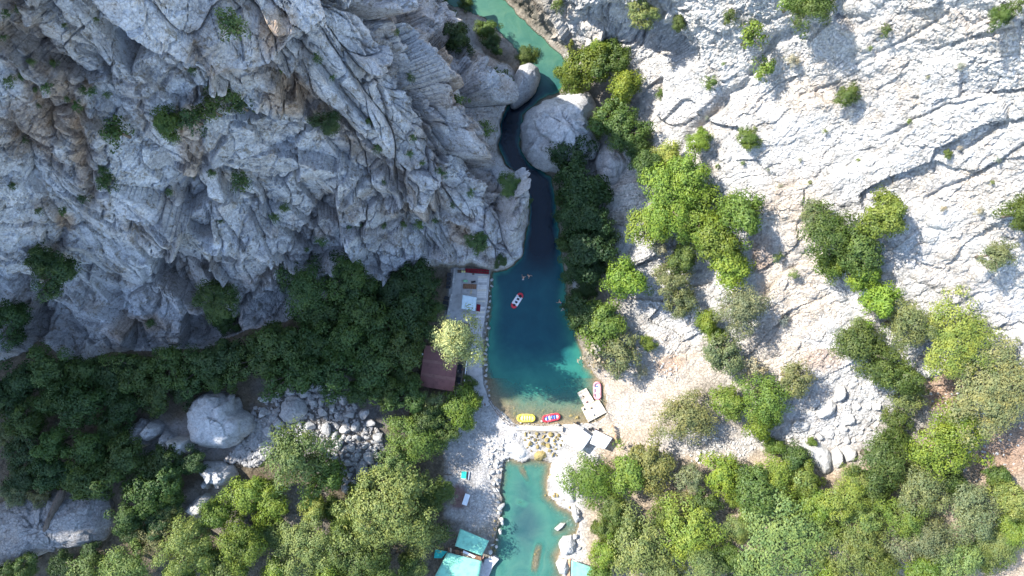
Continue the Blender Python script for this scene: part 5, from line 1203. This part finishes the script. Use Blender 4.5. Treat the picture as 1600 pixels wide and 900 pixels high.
t = thing('stone_platform', 'small grey stone ledge jutting into the lower pool beside the tarpaulins', 'ledge'); 
MB().prism(XY([(757,874),(772,869),(780,874),(770,886),(762,905),(752,915),(752,890)], .5), -1.6, .55).obj('ledge', M['concrete'], t, bevel=.08)
MB().prism(XY([(740,885),(753,878),(757,890),(750,925),(738,925)], .8), -1.2, .95).obj('step', M['concrete'], t, bevel=.08)
t = thing('brick_edge', 'reddish paved edge left of the small teal roof', 'kerb', W(889, 895, .6)); o = W(889, 895, .6)
for k in range(16):
    p = W(889.5 - k * .12, 874 + k * 2.8, .6) - o; MB().box((p.x, p.y, .04), (.55, .34, .16), .05).obj('brick', M['tan_cloth'] if k % 3 else M['orange_cloth'], t, bevel=.02)

# ------------------------------------------------------------------ people (about 1.7 m; 12 pixels long in the photograph)
def skin_body(name, J, E, R, mat, par, root=0, sub=1):
    me = bpy.data.meshes.new(name); me.from_pydata(J, E, []); o = bpy.data.objects.new(name, me); C.objects.link(o)
    sk = o.modifiers.new('s', 'SKIN'); me.skin_vertices[0]
    for i, r in enumerate(R): me.skin_vertices[0].data[i].radius = (r, r)
    me.skin_vertices[0].data[root].use_root = True
    if sub: o.modifiers.new('u', 'SUBSURF').levels = sub
    dg = bpy.context.evaluated_depsgraph_get(); m2 = bpy.data.meshes.new_from_object(o.evaluated_get(dg)); m2.name = name
    o.modifiers.clear(); o.data = m2; bpy.data.meshes.remove(me)
    m2.materials.clear(); m2.materials.append(mat); m2.polygons.foreach_set('use_smooth', [True] * len(m2.polygons)); o.parent = par
    return o
def person(label, loc, rz, pose, top, bottom, group=None, pitch=0.0):
    t = thing('person', label, 'person', loc, rz, group)
    hip = Vector((0, 0, .92 if pose == 'stand' else .48)); 
    if pose == 'swim': hip = Vector((0, 0, 0))
    if pose == 'swim': up, fw, kz = Vector((0, .985, .17)), Vector((0, -.17, .985)), None
    else: up, fw = Vector((0, .05, 1)).normalized(), Vector((0, 1, 0))
    sd = Vector((1, 0, 0)); c = lambda s, u_, f: hip + sd * s + up * u_ + fw * f
    J = [c(0, 0, 0), c(0, .22, .01), c(0, .42, .02), c(0, .52, .01), c(0, .60, .03), c(0, .70, .05)]; R = [.13, .125, .135, .06, .075, .085]
    E = [(0, 1), (1, 2), (2, 3), (3, 4), (4, 5)]; idx = {}
    for s in (-1, 1):
        b = len(J); sh = c(.17 * s, .44, 0)
        if pose == 'swim': el, ha = c(.36 * s, .62 + .06 * s, -.02), c(.42 * s, .86 - .2 * (s > 0), -.05)
        elif pose == 'sit': el, ha = c(.24 * s, .2, .08), c(.16 * s, .08, .3)
        else: el, ha = c(.26 * s, .18, -.02), c(.27 * s, -.06, .1)
        dr = (ha - el).normalized(); pm = ha + dr * .05
        J += [sh, el, ha, pm]; R += [.062, .046, .032, .036]; E += [(2, b), (b, b + 1), (b + 1, b + 2), (b + 2, b + 3)]
        px = dr.cross(fw).normalized() if abs(dr.dot(fw)) < .95 else sd
        for f in range(4):
            i = len(J); q = pm + px * (.028 * (f - 1.5)); ln = (.065, .078, .073, .055)[f]
            J += [q + dr * ln * .5, q + dr * ln - fw * .012]; R += [.010, .008]; E += [(b + 3, i), (i, i + 1)]
        i = len(J); J += [ha + px * .05 * s + dr * .045]; R += [.011]; E += [(b + 2, i)]
        h = len(J); hj = c(.095 * s, -.04, 0)
        if pose == 'stand': kn, an, to = c(.11 * s, -.46, .02 * s), c(.12 * s, -.86, -.02), c(.13 * s, -.9, .14)
        elif pose == 'sit': kn, an, to = c(.13 * s, -.02, .42), c(.13 * s, -.42, .46), c(.13 * s, -.45, .6)
        else: kn, an, to = c(.16 * s, -.44, -.1 - .05 * s), c(.2 * s, -.84, -.08 + .1 * s), c(.22 * s, -.98, -.06)
        J += [hj, kn, an, to]; R += [.092, .062, .042, .034]; E += [(0, h), (h, h + 1), (h + 1, h + 2), (h + 2, h + 3)]; idx[s] = (b, h)
    skin_body('body', J, E, R, M['skin'], t)
    V, Fc = ICO[2]; hd = (J[4] + J[5]) / 2
    o = link('hair', mesh_from('hair', V * .098, Fc, M['hair'], True), t); o.location = J[5] + up * .012 - fw * .03
    for s in (-1, 1):
        o = link('eye', mesh_from('eye', ICO[1][0] * .014, ICO[1][1], M['white_cloth'], True), t); o.location = hd + fw * .085 + sd * .032 * s + up * .02
    if bottom:
        a, b = idx[-1][1], idx[1][1]
        skin_body('shorts', [J[0] + up * .06, J[a], J[a].lerp(J[a + 1], .6), J[b], J[b].lerp(J[b + 1], .6)], [(0, 1), (1, 2), (0, 3), (3, 4)], [.15, .105, .095, .105, .095], M[bottom], t)
    if top:
        a, b = idx[-1][0], idx[1][0]
        skin_body('shirt', [J[0] + up * .04, J[1], J[2], J[a], J[a].lerp(J[a + 1], .6), J[b], J[b].lerp(J[b + 1], .6)], [(0, 1), (1, 2), (2, 3), (3, 4), (2, 5), (5, 6)], [.145, .145, .15, .08, .07, .08, .07], M[top], t)
    return t
person('swimmer in white shorts beside another swimmer in the shaded pool', W(817.5, 436, .02), math.radians(-10), 'swim', None, 'white_cloth')
person('swimmer with arms spread near the cliff in the shaded pool', W(824.5, 429.5, .0), math.radians(-130), 'swim', None, 'black_rubber')
person('swimmer in a white shirt near the right bank of the pool', W(878.5, 480.5, .02), math.radians(195), 'swim', 'white_cloth', 'blue_rubber')
person('swimmer with pale arms just above the one in the white shirt', W(876.5, 473, .0), math.radians(60), 'swim', None, 'blue_rubber')
person('person in salmon red standing by the rack of cloths', W(955, 664.5, gz(955, 664.5)), 1.0, 'stand', 'orange_cloth', 'orange_cloth')
person('person in dark red sitting above the square white canopy', W(930.5, 670, gz(930.5, 670) - .1), 2.6, 'sit', 'red_cloth', 'white_cloth')
person('person in red standing at the edge of the tarpaulins by the pool', W(755, 869, .95), .8, 'stand', 'red_cloth', 'white_cloth')
person('person in dark clothes on the path above the sloping handrail', W(758, 631, Z_TERR + .06), 2.0, 'stand', 'black_rubber', 'black_rubber')
person('person in black standing before the red cushions on the terrace', W(740, 428.5, Z_TERR + .06), 3.0, 'stand', 'black_rubber', 'black_rubber')
person('person in red at the dining table beside the cabin', W(722.5, 577, .84), 1.6, 'sit', 'red_cloth', 'black_rubber')
person('person in white at the dining table beside the cabin', W(715.8, 579, .84), -1.6, 'sit', 'white_cloth', 'black_rubber')
person('person in white at the lower dining table by the cabin', W(718, 599, .84), 0, 'sit', 'white_cloth', 'blue_rubber')
